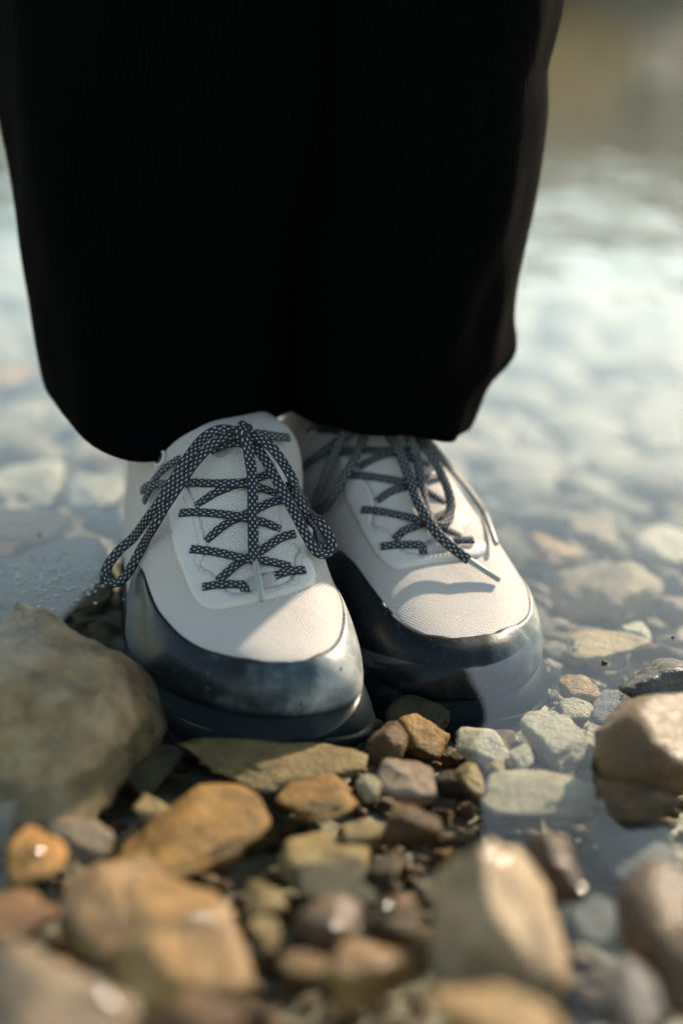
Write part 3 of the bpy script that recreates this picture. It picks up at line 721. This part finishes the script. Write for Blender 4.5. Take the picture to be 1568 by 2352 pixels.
trs = mesh('trousers', tv, tf, M_trs, person)
md = trs.modifiers.new('thickness', 'SOLIDIFY'); md.thickness = .0016; md.offset = -1

# ------------------------------------------------------------------ stones
ICO = {}
def ico(level):
    if level not in ICO:
        bm = bmesh.new(); bmesh.ops.create_icosphere(bm, subdivisions=level, radius=1.0)
        ICO[level] = ([v.co.normalized() for v in bm.verts], [tuple(v.index for v in f.verts) for f in bm.faces]); bm.free()
    return ICO[level]
def stone_shape(seed, level, angular, flat=1.0, layer=0.0, planes=None):
    rnd = random.Random(seed); D, F = ico(level); pl = []
    for k in range(int(8+angular*5)):
        z = rnd.uniform(-1, 1); a = rnd.uniform(0, 2*PI); q = math.sqrt(1-z*z)
        pl.append((Vector((q*math.cos(a), q*math.sin(a), z)), rnd.uniform(.52, 1.0)))
    if planes: pl = [(Vector(q[:3]).normalized(), q[3]) for q in planes]
    p = 16+46*angular; vs = []
    for d in D:
        acc = 0.0
        for n, h in pl:
            t = n.dot(d)/h
            if t > .15: acc += t**p
        r = 1.0/max(.75, acc**(1/p)) if acc > 0 else 1.3
        r = min(r, 1.35)
        r *= 1 + .10*noise.noise(d*1.7+Vector((seed*3.1, 0, 0))) + .045*noise.noise(d*4.5+Vector((0, seed*1.7, 0))) + (.022*noise.noise(d*11+Vector((seed, 4, 0))) if level > 2 else 0) + (.010*noise.noise(d*26+Vector((seed, 9, 0))) if level > 3 else 0)
        if layer: r *= 1 + layer*math.sin(d.z*9 + 2*noise.noise(d*2+Vector((seed, 0, 0))))*.5
        vs.append(d*r)
    return vs, F
HERO = []            # plan footprints used by the scatter: (x, y, rx, ry)
def stone(name, label, box, mat, ztop, thick=.5, seed=1, rot=0.0, ang=.5, tilt=(0, 0), group=None, level=4, cat='stone', layer=0.0, planes=None):
    """box = picture extents (x0, y0, x1, y1) on the 1568 x 2352 grid, ztop = height of its top over the water"""
    cx, cy = (box[0]+box[2])/2, (box[1]+box[3])/2
    zc = ztop-.015
    for _ in range(3):
        p = at_z(cx, cy, zc); f = proj(p)[2]
        W = (box[2]-box[0])*f/FPX; Hh = (box[3]-box[1])*f/FPX
        Lz = thick*min(W, Hh*1.3); zc = ztop-Lz/2
    de = math.asin(max(.05, (CAM.z-zc)/(CAM-p).length))
    q = Hh**2-(Lz*math.cos(de))**2
    Ly = math.sqrt(max(q, (.25*Hh)**2))/math.sin(de); Ly = max(.4*W, min(1.9*W, Ly))
    vs, fs = stone_shape(seed, level, ang, layer=layer, planes=planes)
    E = Matrix.Rotation(rot, 3, 'Z') @ Matrix.Rotation(R(tilt[0]), 3, 'X') @ Matrix.Rotation(R(tilt[1]), 3, 'Y')
    vs = [E @ v for v in vs]
    lo = [min(v[k] for v in vs) for k in range(3)]; hi = [max(v[k] for v in vs) for k in range(3)]
    sz = (W, Ly, Lz)
    vs = [Vector(((v[k]-(lo[k]+hi[k])/2)/(hi[k]-lo[k])*sz[k] for k in range(3))) for v in vs]
    o = mesh(name, vs, fs, ST[mat], None); o.location = p
    tag(o, label, cat, group)
    HERO.append((p.x, p.y, W*.5, Ly*.5)); return o
HS = [
 # label, box, material, ztop, thick, seed, ang, extra
 ('big rough brown boulder breaking the surface at the left, beside the nearest shoe', (-190, 1390, 378, 1852), 'boulder', .032, .5, 11, .5, {'rot': 0, 'planes': [(.12, -.05, 1, .55), (.85, .15, .45, .72), (.9, -.45, .1, .78), (-.05, -.9, .5, .62), (.5, -.8, .3, .72), (-.9, .2, .3, .8), (.2, .95, .3, .7), (0, 0, -1, .8), (.45, .6, .6, .66)]}),
 ('flat olive slab dotted with white specks, under water left of the hanging lace loop', (-60, 1235, 276, 1415), 'barnacle', -.0015, .24, 12, .8, {'layer': .05}),
 ('sunlit orange slab tip at the left edge, behind the speckled slab', (-120, 1160, 165, 1250), 'ochre', -.006, .25, 13, .9, {}),
 ('pale submerged block at the left edge, left of the smaller pale block', (-30, 1045, 146, 1195), 'white', -.006, .5, 14, .6, {}),
 ('pale submerged block between the left block and the shoe heel', (146, 1082, 292, 1205), 'white', -.008, .5, 15, .6, {}),
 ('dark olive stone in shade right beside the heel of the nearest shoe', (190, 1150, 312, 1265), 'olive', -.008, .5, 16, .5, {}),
 ('long flat tan stone lying across in front of the nearest shoe', (395, 1700, 845, 1815), 'tan', -.012, .2, 17, .5, {'layer': .04}),
 ('golden ochre stone below the right end of the long flat stone', (633, 1775, 832, 1892), 'ochre', -.010, .4, 18, .6, {}),
 ('large golden stone with knobbly edges, below the long flat stone', (272, 1808, 618, 2048), 'ochre', -.002, .34, 19, .7, {'layer': .03}),
 ('pinkish brown stone left of the large golden stone', (98, 1858, 268, 1975), 'pink', -.008, .5, 20, .5, {}),
 ('glossy orange stone with a glint at the left edge', (15, 1910, 152, 2035), 'ochre', .006, .5, 21, .4, {}),
 ('blocky tan stone with straight edges under the pinkish brown one', (132, 1965, 372, 2235), 'wet_tan', .010, .6, 22, .9, {}),
 ('large smooth tan stone in the lower middle left, with twin glints', (235, 2015, 592, 2310), 'wet_tan', .016, .45, 23, .7, {}),
 ('pale boulder filling the bottom left corner', (-90, 2185, 320, 2470), 'wet_white', .040, .5, 24, .5, {}),
 ('small tan stone wedged right of the smooth tan stone', (553, 2028, 660, 2115), 'tan', -.004, .5, 25, .7, {}),
 ('small round grey tan pebble under the small wedged stone', (562, 2105, 645, 2190), 'tan', 0, .6, 26, .3, {}),
 ('dark brown stone with a bright glint on its crest, lower middle', (678, 2055, 832, 2175), 'wet_brown', .012, .6, 27, .5, {}),
 ('grey tan wedge stone below the golden ochre stone', (635, 1895, 850, 2052), 'tan', -.008, .4, 28, .8, {}),
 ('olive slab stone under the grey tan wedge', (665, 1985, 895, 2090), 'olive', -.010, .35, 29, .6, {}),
 ('smooth tan pebble between the grey tan wedge and the orange brown stone', (783, 1878, 882, 1962), 'tan', -.008, .5, 30, .4, {}),
 ('orange brown block right of the tan pebble, at the edge of the dark reflection', (873, 1843, 1022, 1952), 'brown', -.004, .6, 31, .6, {}),
 ('pinkish stone with a dark pit, above the orange brown block', (863, 1748, 1002, 1843), 'pink', -.006, .5, 32, .7, {}),
 ('small pale cube stone left of the pinkish pitted one', (815, 1778, 886, 1850), 'beige', -.010, .7, 33, 1.0, {}),
 ('brown stone just off the toe of the nearest shoe', (838, 1662, 938, 1762), 'brown', -.010, .7, 34, .8, {}),
 ('orange brown wedge right of the brown stone, between toe and reflection edge', (912, 1642, 1036, 1742), 'ochre', -.012, .6, 35, .9, {}),
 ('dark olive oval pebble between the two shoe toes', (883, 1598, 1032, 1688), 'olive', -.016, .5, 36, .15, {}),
 ('smooth white pebble just right of the reflection edge', (1042, 1663, 1168, 1752), 'white', -.012, .5, 37, .25, {}),
 ('large pale rounded stone in the bright strip of water right of the white pebble', (1195, 1608, 1345, 1800), 'white', -.008, .5, 38, .5, {}),
 ('broad pale flat stone under the bright strip of water', (1098, 1762, 1385, 1885), 'beige', -.008, .3, 39, .5, {}),
 ('small pale cube stone above the broad pale flat stone', (1166, 1712, 1224, 1774), 'white', -.012, .7, 40, .9, {}),
 ('narrow tan stone at the left end of the broad pale flat stone', (1042, 1742, 1112, 1832), 'tan', -.012, .7, 41, .6, {}),
 ('small tan stone between the white pebble and the small pale cube', (1110, 1738, 1168, 1795), 'tan', -.014, .6, 42, .6, {}),
 ('orange tan stone in front of the far shoe, near the grey rough stone', (1285, 1538, 1378, 1632), 'ochre', -.012, .6, 43, .7, {}),
 ('pale yellowish stone under the orange tan one', (1258, 1598, 1368, 1682), 'beige', -.012, .6, 44, .5, {}),
 ('grey submerged slab left of the big brown boulder on the right', (1350, 1568, 1502, 1690), 'grey', -.010, .4, 45, .6, {}),
 ('rough grey stone breaking the surface at the right edge', (1413, 1500, 1640, 1604), 'wet_grey', .012, .5, 46, .5, {}),
 ('big wet brown boulder breaking the surface at the right edge', (1362, 1590, 1720, 1850), 'rust', .030, .7, 47, .35, {}),
 ('dark brown angular stone under the big wet brown boulder', (1365, 1780, 1560, 1890), 'wet_brown', .006, .6, 48, .7, {}),
 ('grey green flat stone under water below the big brown boulder', (1350, 1850, 1545, 2010), 'grey', -.008, .25, 49, .4, {}),
 ('tall pointed rock with a brilliant sunlit right face, in the foreground', (985, 1922, 1315, 2270), 'wet_white', .048, .85, 50, .6, {'rot': 0, 'planes': [(.66, -.12, .62, .36), (-.80, -.30, .42, .46), (-.1, -1, .12, .62), (-.3, .8, .5, .6), (.9, .1, .1, .85), (-1, .1, -.1, .75), (0, 0, -1, .8), (.5, -.8, .1, .72), (.2, 1, -.1, .8)]}),
 ('brown peaked stone behind the sunlit pointed rock', (1200, 1875, 1330, 2060), 'wet_brown', .030, .9, 51, .6, {'rot': 0, 'planes': [(.75, -.1, .6, .45), (-.8, -.4, .5, .5), (0, -1, .2, .6), (-.2, .9, .4, .6), (1, .2, -.1, .7), (0, 0, -1, .8), (-1, .3, -.2, .7)]}),
 ('dark brown block at the right edge, lower right', (1415, 1985, 1660, 2285), 'wet_brown', .036, .8, 52, .9, {}),
 ('pale grey blurred stone between the pointed rock and the dark block', (1290, 2060, 1420, 2180), 'grey', -.002, .5, 53, .5, {}),
 ('tan stone with a bluish shaded side at the bottom centre', (758, 2145, 965, 2310), 'wet_tan', .022, .6, 54, .7, {}),
 ('sunlit tan stone cut off by the bottom edge, right of centre', (975, 2258, 1300, 2440), 'wet_tan', .050, .5, 55, .7, {}),
 ('pale tan pebble at the bottom, left of the bluish sided stone', (638, 2185, 805, 2280), 'wet_tan', .014, .5, 56, .5, {}),
 ('orange brown stone cut off by the bottom edge, right of the corner boulder', (325, 2285, 565, 2420), 'brown', .034, .5, 57, .6, {}),
 ('small brown stone under the orange brown block', (845, 1955, 925, 2045), 'brown', -.006, .6, 58, .7, {}),
 ('amber brown stone right of the glinting dark brown stone', (838, 2055, 965, 2150), 'brown', .002, .6, 59, .7, {}),
 ('dim grey stone at the bottom right corner', (1370, 2200, 1520, 2400), 'wet_grey', .034, .6, 60, .5, {}),
 ('dark stone filling the shade under the sunlit pointed rock', (960, 2150, 1180, 2300), 'wet_brown', .016, .6, 61, .6, {}),
 ('flat tan stone under water just right of the far shoe toe', (1290, 1448, 1495, 1525), 'tan', -.018, .3, 62, .7, {'layer': .05}),
 ('pale egg shaped pebble behind the flat tan stone', (1428, 1428, 1492, 1490), 'white', -.020, .7, 63, .1, {}),
 ('large angular tan stone seen dimly right of the far shoe', (1265, 1285, 1520, 1440), 'tan', -.016, .5, 64, .8, {}),
 ('pinkish brown rough stone at the right edge behind the large dim stone', (1508, 1355, 1620, 1440), 'pink', -.020, .6, 65, .6, {}),
 ('ochre stone close behind the right flank of the far shoe', (1222, 1225, 1335, 1320), 'ochre', -.022, .6, 66, .7, {}),
 ('tan stone behind the ochre one, right of the far shoe laces', (1300, 1180, 1420, 1260), 'tan', -.024, .5, 67, .7, {}),
 ('beige stone at the right edge level with the far shoe laces', (1440, 1210, 1590, 1300), 'beige', -.024, .5, 68, .5, {}),
 ('blurred pale slab under water left of the trouser hem', (-40, 915, 105, 1010), 'beige', -.014, .4, 69, .6, {}),
 ('blurred ochre slab at the left edge above the pale slab', (-60, 820, 75, 905), 'ochre', -.02, .4, 70, .6, {}),
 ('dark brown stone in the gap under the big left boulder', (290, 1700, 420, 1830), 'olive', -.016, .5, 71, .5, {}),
 ('small knobbly tan stone between the left boulder and the large golden stone', (308, 1822, 392, 1895), 'tan', -.010, .6, 72, .6, {}),
 ('brown stone at the left edge under the glossy orange stone', (-40, 2030, 140, 2190), 'brown', .006, .5, 73, .6, {}),
]
SHORT = ['big left boulder', 'speckled olive slab', 'orange slab tip', 'left pale block', 'smaller pale block', 'shaded olive stone', 'long flat stone', 'golden ochre stone', 'large golden stone', 'pinkish brown stone', 'glossy orange stone', 'blocky tan stone', 'smooth tan stone', 'corner boulder', 'wedged tan stone', 'round grey pebble', 'glinting brown stone', 'grey tan wedge', 'olive slab stone', 'smooth tan pebble', 'orange brown block', 'pinkish pitted stone', 'pale cube stone', 'brown toe stone', 'orange wedge', 'olive oval pebble', 'white pebble', 'large pale stone', 'broad flat stone', 'small pale cube', 'narrow tan stone', 'little tan stone', 'orange tan stone', 'yellowish stone', 'grey slab', 'rough grey stone', 'right brown boulder', 'angular dark stone', 'grey green stone', 'pointed sunlit rock', 'brown peaked stone', 'dark right block', 'pale blurred stone', 'bluish sided stone', 'bottom tan stone', 'pale tan pebble', 'bottom orange stone', 'small brown stone', 'amber brown stone', 'dim corner stone', 'dark shade stone', 'flat tan toe stone', 'egg shaped pebble', 'dim angular stone', 'pinkish rough stone', 'flank ochre stone', 'lace side tan stone', 'edge beige stone', 'blurred pale slab', 'blurred ochre slab', 'dark gap stone', 'knobbly tan stone', 'edge brown stone']
for lab, box, mat, zt, th, sd_, an, ex in HS:
    stone('river_stone' if (box[2]-box[0]) > 95 else 'pebble', lab, box, mat, zt, th, sd_, ang=an+.15, **dict({'rot': random.Random(sd_).uniform(0, 6.28)}, **ex))
HPX = [proj((h[0], h[1], 0)) for h in HERO]
rnd = random.Random(5)
pm = []
for k in range(14):
    v, f = stone_shape(200+k, 3, rnd.uniform(.55, 1.1))
    lo = [min(q[i] for q in v) for i in range(3)]; hi = [max(q[i] for q in v) for i in range(3)]
    me = bpy.data.meshes.new('river_stone'); me.from_pydata([tuple((q[i]-(lo[i]+hi[i])/2)/(hi[i]-lo[i]) for i in range(3)) for q in v], [], f)
    me.polygons.foreach_set('use_smooth', [True]*len(f)); me.materials.append(None); pm.append(me)
CW = {'ochre': 'golden', 'tan': 'tan', 'brown': 'brown', 'olive': 'dark olive', 'white': 'pale', 'beige': 'beige', 'pink': 'pinkish', 'grey': 'grey'}
used_labels = set()
def name_filler(x, y, size, mt):
    """a label that says which one: its look and the larger stone it lies beside"""
    px, py, f = proj((x, y, -.02)); far = y > .12
    w1 = 'tiny' if size < .011 else 'small' if size < .022 else 'middling' if size < .036 else 'large'
    near = sorted(range(len(HPX)), key=lambda k: (HPX[k][0]-px)**2+((HPX[k][1]-py)*1.4)**2)[:4]
    kind = 'pebble' if size < .022 else 'stone'; pre = ('submerged ' if far else '')
    cand = []
    for k in near[:3]:
        dx, dy = px-HPX[k][0], (py-HPX[k][1])*1.4
        d = ('just right of' if dx > 0 else 'just left of') if abs(dx) > abs(dy) else ('just in front of' if dy > 0 else 'just behind')
        cand.append('%s %s%s %s %s the %s' % (w1, pre, CW[mt], kind, d, SHORT[k]))
    for i in range(2):
        cand.append('%s %s%s %s between the %s and the %s' % (w1, pre, CW[mt], kind, SHORT[near[i]], SHORT[near[i+1]]))
    for t in cand:
        if t not in used_labels:
            used_labels.add(t); return t
zones = [  # distance range, sizes, materials, group, count, side
 ((-.13, .03), (.010, .026), ['ochre', 'tan', 'brown', 'olive', 'tan', 'pink', 'beige'], 'pebbles in the foreground gaps', 75, None),
 ((-.33, -.10), (.010, .030), ['ochre', 'tan', 'brown', 'tan', 'pink', 'beige'], 'pebbles in the foreground gaps', 45, None),
 ((-.06, .24), (.016, .044), ['white', 'beige', 'white', 'tan', 'pink', 'beige'], 'stones under the bright water on the right', 70, 'R'),
 ((.22, .62), (.026, .062), ['white', 'beige', 'white', 'beige', 'tan'], 'stones under the bright water on the right', 60, 'R'),
 ((.0, .6), (.022, .065), ['white', 'beige', 'tan', 'ochre'], 'stones under the water on the left', 50, 'L'),
]
placed = []
def clash(x, y, r, tol):
    for (a, b, c, d) in HERO:
        if ((x-a)/(c+r*tol))**2 + ((y-b)/(d+r*tol))**2 < 1: return True
    for (a, b, c) in placed:
        if (x-a)**2+(y-b)**2 < ((r+c)*.74)**2: return True
    for sh in (LEFT, RIGHT):
        q = sh.Mi @ Vector((x, y, 0))
        if -.012-r < q.y < .31 and abs(q.x) < .068+r*.6: return True
    return False
for (yr, szr, mats, grp, cnt, side) in zones:
    k = 0; tries = 0
    while k < cnt and tries < 9000:
        tries += 1
        y = rnd.uniform(*yr); hwid = (y+.746)*.215
        x = rnd.uniform(-hwid, hwid)
        if side == 'R': x = rnd.uniform(.05+y*.1, hwid*1.05)
        if side == 'L': x = -rnd.uniform(.10+y*.1, hwid*1.05)
        s_ = szr[0]+(szr[1]-szr[0])*rnd.random()**(1.6-1.2*min(1, tries/2500) if tries < 2500 else 2.5)
        if clash(x, y, s_*.5, .45): continue
        mt = rnd.choice(mats); lab = name_filler(x, y, s_, mt)
        if lab is None: continue
        me = rnd.choice(pm)
        o = bpy.data.objects.new('pebble' if s_ < .022 else 'river_stone', me); COL.objects.link(o)
        o.material_slots[0].link = 'OBJECT'; o.material_slots[0].material = ST[mt]
        hz = s_*rnd.uniform(.45, .75)
        o.scale = (s_, s_*rnd.uniform(.65, 1.15), hz); o.rotation_euler = (rnd.uniform(-.3, .3), rnd.uniform(-.3, .3), rnd.uniform(0, 6.28))
        o.location = (x, y, bed(x, y)+hz*(.34 if side else .42))
        tag(o, lab, 'stone', grp); placed.append((x, y, s_*.5)); k += 1
# stones of the bed further out, too blurred to count: one mass
gv = []; gf = []; D2, F2_ = ico(2)
for i in range(900):
    y = .56+1.1*rnd.random()**1.2; hwid = (y+.746)*.26; x = rnd.uniform(-hwid, hwid); r = rnd.uniform(.012, .04)*(1+.3*y)
    b0 = len(gv); e = Vector((rnd.uniform(.7, 1.3), rnd.uniform(.7, 1.3), rnd.uniform(.4, .7)))*r
    for d in D2:
        q = d*(1+.3*noise.noise(d*1.5+Vector((i*.7, 0, 0)))); gv.append(Vector((x+q.x*e.x, y+q.y*e.y, bed(x, y)+q.z*e.z)))
    gf += [tuple(j+b0 for j in f) for f in F2_]
tag(mesh('far_bed_stones', gv, gf, ST['beige']), kind='stuff')
# loose gravel between the stones, far too small to count
gv = []; gf = []; D1, F1 = ico(1)
for i in range(2600):
    y = -.32+1.0*rnd.random()**1.3; hwid = (y+.746)*.24; x = rnd.uniform(-hwid, hwid); r = rnd.uniform(.002, .0055)*(1+max(0, y)*1.2)
    if y > .03: r *= 1.5
    b0 = len(gv); e = Vector((rnd.uniform(.7, 1.3), rnd.uniform(.7, 1.3), rnd.uniform(.5, .9)))*r
    for d in D1:
        q = d*(1+.25*noise.noise(d*1.5+Vector((i*.7, 0, 0)))); gv.append(Vector((x+q.x*e.x, y+q.y*e.y, bed(x, y)+.002+q.z*e.z)))
    gf += [tuple(j+b0 for j in f) for f in F1]
tag(mesh('gravel', gv, gf, ST['brown']), kind='stuff')
go = bpy.data.objects['gravel']; go.data.materials.append(ST['beige'])
for p_ in go.data.polygons:
    if p_.center.y > .05 + .04*noise.noise(p_.center*30): p_.material_index = 1

# ------------------------------------------------------------------ trees and bushes on the far bank (seen mirrored in the water)
def leaf_mat(name, a, b):
    t = NT(name); oi = t.n('ShaderNodeNewGeometry'); n = t.noise(oi.outputs['Position'], 2.2, 3)
    t.l(t.ramp(n.outputs[0], [(.35, a), (.65, b)]).outputs[0], t.b.inputs['Base Color']); t.set(Roughness=.7)
    tl = t.n('ShaderNodeBsdfTranslucent'); t.l(t.b.inputs['Base Color'].links[0].from_socket, tl.inputs['Color'])
    mx = t.n('ShaderNodeMixShader'); mx.inputs[0].default_value = .4; t.l(t.b.outputs[0], mx.inputs[1]); t.l(tl.outputs[0], mx.inputs[2]); t.l(mx.outputs[0], t.out.inputs['Surface']); return t.m
LM = [leaf_mat('dark_green_leaves', (.010, .022, .010), (.032, .054, .024)), leaf_mat('olive_leaves', (.014, .018, .007), (.045, .047, .02)), leaf_mat('autumn_ochre_leaves', (.45, .24, .035), (.70, .46, .10))]
M_bark = plain('grey_brown_bark', (.09, .07, .05), .85, nscale=12)
def tree(x, y, h, wd, kind, label):
    z0 = bed(x, y); r = random.Random(int(x*31+y*7)); t = tag(empty('bush' if h < 2.8 else 'tree', (x, y, z0-.1)), label, 'bush' if h < 2.8 else 'tree', 'trees along the far bank')
    v = []; f = []
    def limb(a, b, r0, r1):
        d = (b-a).normalized(); u = d.orthogonal().normalized(); q = d.cross(u); b0 = len(v)
        for c, rr in ((a, r0), ((a+b)/2+u*rr_j*(b-a).length, (r0+r1)/2), (b, r1)):
            for k in range(6): v.append(c+(u*math.cos(k*PI/3)+q*math.sin(k*PI/3))*rr)
        for j in range(2):
            for k in range(6): f.append((b0+j*6+k, b0+j*6+(k+1) % 6, b0+j*6+6+(k+1) % 6, b0+j*6+6+k))
    rr_j = .05
    top = Vector((0, 0, h*.75)); limb(Vector((0, 0, 0)), top, h*.03, h*.012)
    cl = []
    for k in range(9):
        a = k*2.4; zz = h*r.uniform(.35, .85); e = Vector((math.cos(a)*wd*r.uniform(.2, .45), math.sin(a)*wd*r.uniform(.2, .45), zz))
        limb(Vector((0, 0, zz*.6)), e, h*.012, h*.004); cl.append((e, r.uniform(.22, .38)*wd))
    cl.append((Vector((0, 0, h*.85)), .3*wd))
    mesh('trunk', v, f, M_bark, t, world=False)
    lv = []; lf = []
    for c, rad in cl:
        for k in range(300):
            d = Vector((r.gauss(0, 1), r.gauss(0, 1), r.gauss(0, 1))).normalized()*rad*r.random()**.4; d.z *= .8
            p = c+d; s_ = .14+.12*r.random(); a = Vector((r.gauss(0, 1), r.gauss(0, 1), r.gauss(0, 1))).normalized(); b = a.orthogonal().normalized()
            b0 = len(lv); lv += [p-a*s_, p+b*s_*.6, p+a*s_, p-b*s_*.6]; lf.append((b0, b0+1, b0+2, b0+3))
    mesh('crown', lv, lf, LM[kind], t, smooth=False, world=False)
TR = [(-12, 33, 4.0, 5.6, 0, 'dark green tree on the far bank, furthest left of the mirrored trees'), (-7.5, 32, 3.5, 5.4, 1, 'olive tree on the far bank, mirrored at the left edge of the picture'), (-1.5, 33, 4.2, 6.4, 0, 'dark green tree on the far bank straight behind the trousers'),
 (3.0, 32, 3.6, 5.2, 1, 'olive tree on the far bank just right of the trousers'), (3.3, 29.3, 2.2, 2.0, 2, 'ochre autumn bush on the far bank, mirrored right of the trousers'), (8.0, 33, 4.0, 6.0, 0, 'dark green tree on the far bank, mirrored in the top right corner'), (-5.6, 29.3, 2.1, 2.6, 2, 'ochre autumn bush on the far bank, mirrored at the left edge of the picture'), (13.5, 33, 3.8, 6.2, 1, 'olive tree on the far bank, furthest right of the mirrored trees')]
for t_ in TR: tree(*t_)

# ------------------------------------------------------------------ beads of water added for their glints, tilted to mirror the sun
def glint_mat():
    t = NT('glint_film'); gl = t.n('ShaderNodeBsdfGlossy'); gl.inputs['Roughness'].default_value = .08
    tr = t.n('ShaderNodeBsdfTransparent'); fr = t.n('ShaderNodeFresnel'); fr.inputs['IOR'].default_value = 1.333
    mx = t.n('ShaderNodeMixShader'); t.l(fr.outputs[0], mx.inputs[0]); t.l(tr.outputs[0], mx.inputs[1]); t.l(gl.outputs[0], mx.inputs[2]); t.l(mx.outputs[0], t.out.inputs['Surface']); return t.m
M_glint = glint_mat()
def glint_films(parent, bvh, M, pts, r, rc=(.008, .016)):
    """thin domed water films added as glints, each tilted half way between sun and camera"""
    vs = []; fs = []; Mi = M.inverted(); n = (sv.normalized()+(CAM-Vector((0, 0, 0))).normalized()).normalized()
    for (px, py) in pts:
        h = bvh.ray_cast(CAM, ray(px, py).normalized())
        if h[0] is None: continue
        n = (sv.normalized()+(CAM-h[0]).normalized()).normalized(); x = n.orthogonal().normalized(); y = n.cross(x)
        rr = r*rnd.uniform(.8, 1.2); RC = rnd.uniform(*rc); b0 = len(vs); ph = rnd.random()*6
        cpt = h[0] + n*.0004
        vs.append(Mi @ cpt)
        for k in range(1, 6):
            for q in range(18):
                a = q*PI/9; d = rr*k/5*(1+.25*math.sin(2*a+ph)+.12*math.sin(3*a+ph*2))
                sag = d*d/(2*RC) + (.0009 if k == 5 else 0)
                vs.append(Mi @ (cpt + (x*math.cos(a)+y*math.sin(a))*d - n*sag))
        for q in range(18):
            fs.append((b0, b0+1+q, b0+1+(q+1) % 18))
            for k in range(4): fs.append((b0+1+k*18+q, b0+1+(k+1)*18+q, b0+1+(k+1)*18+(q+1) % 18, b0+1+k*18+(q+1) % 18))
    if vs: mesh('glint_film', vs, fs, M_glint, parent, world=False)
def c4(x, y): return (229.6+x*.43938, 1263+y*.43938)
glint_films(LEFT.o, LEFT.bvh, LEFT.M, [c4(*p) for p in [(1316, 540), (1322, 566), (1326, 607), (1324, 628), (1320, 675), (1322, 650), (1316, 700), (1298, 744), (1250, 792), (1195, 826), (1230, 580), (700, 790)]], .0014, (.02, .04))
for o in [q for q in COL.objects if q.get('category') == 'stone']:
    pts = {'big rough': [(268, 1708), (262, 1690)], 'glossy ora': [(93, 1955)], 'large smoo': [(442, 2106), (474, 2108)], 'dark brown stone with': [(770, 2128)], 'pale bould': [(255, 2300), (240, 2285)], 'tall point': [(1158, 1982), (1120, 1960)], 'brown peak': [(1335, 2040), (1300, 1985)], 'big wet br': [(1500, 1612)], 'amber brow': [(890, 2080)]}
    for k, p in pts.items():
        if o['label'].startswith(k):
            M = Matrix.Translation(o.location)
            bv_ = BVHTree.FromPolygons([M @ v.co for v in o.data.vertices], [tuple(q.vertices) for q in o.data.polygons])
            glint_films(o, bv_, M, p, .0026)

# ------------------------------------------------------------------ specks and foam floating on the water
def bit(name, label, px, py, r, mat, seed, cat):
    v, f = stone_shape(seed, 2, .3); p = at_z(px, py, .0004)
    o = mesh(name, [Vector((q.x*r*1.3, q.y*r, q.z*r*.6)) for q in v], f, mat); o.location = p; tag(o, label, cat)
bit('seed', 'tiny dark seed floating on the bright water near the right edge', 1545, 1463, .0011, M_hole, 81, 'seed')
bit('seed', 'tiny dark speck floating between the far shoe toe and the rough grey stone', 1386, 1522, .0016, ST['olive'], 82, 'seed')
bit('seed', 'tiny dark speck floating over the orange slab at the left edge', 92, 1228, .0012, ST['olive'], 83, 'seed')
M_foam = plain('white_foam', (.82, .82, .78), .3)
fv = []; ff = []
for i in range(190):
    if i < 190: px, py = rnd.gauss(105, 70), rnd.gauss(1320, 38)
    else:
        t_ = rnd.random(); px, py = 90+t_*250, 1418+t_*t_*120+rnd.gauss(0, 12)
    if px < -30 or px > 285+60*(i >= 210): continue
    p = at_z(px, py, .0003); r = rnd.uniform(.00035, .0010); b0 = len(fv); n = 8
    for k in range(n):
        a = k*2*PI/n
        for q in range(4):
            e = q*PI/2; fv.append(p + Vector(((r+r*.35*math.cos(e))*math.cos(a), (r+r*.35*math.cos(e))*math.sin(a), r*.35*math.sin(e))))
    for k in range(n):
        for q in range(4): ff.append((b0+k*4+q, b0+k*4+(q+1) % 4, b0+((k+1) % n)*4+(q+1) % 4, b0+((k+1) % n)*4+q))
tag(mesh('foam', fv, ff, M_foam), kind='stuff')
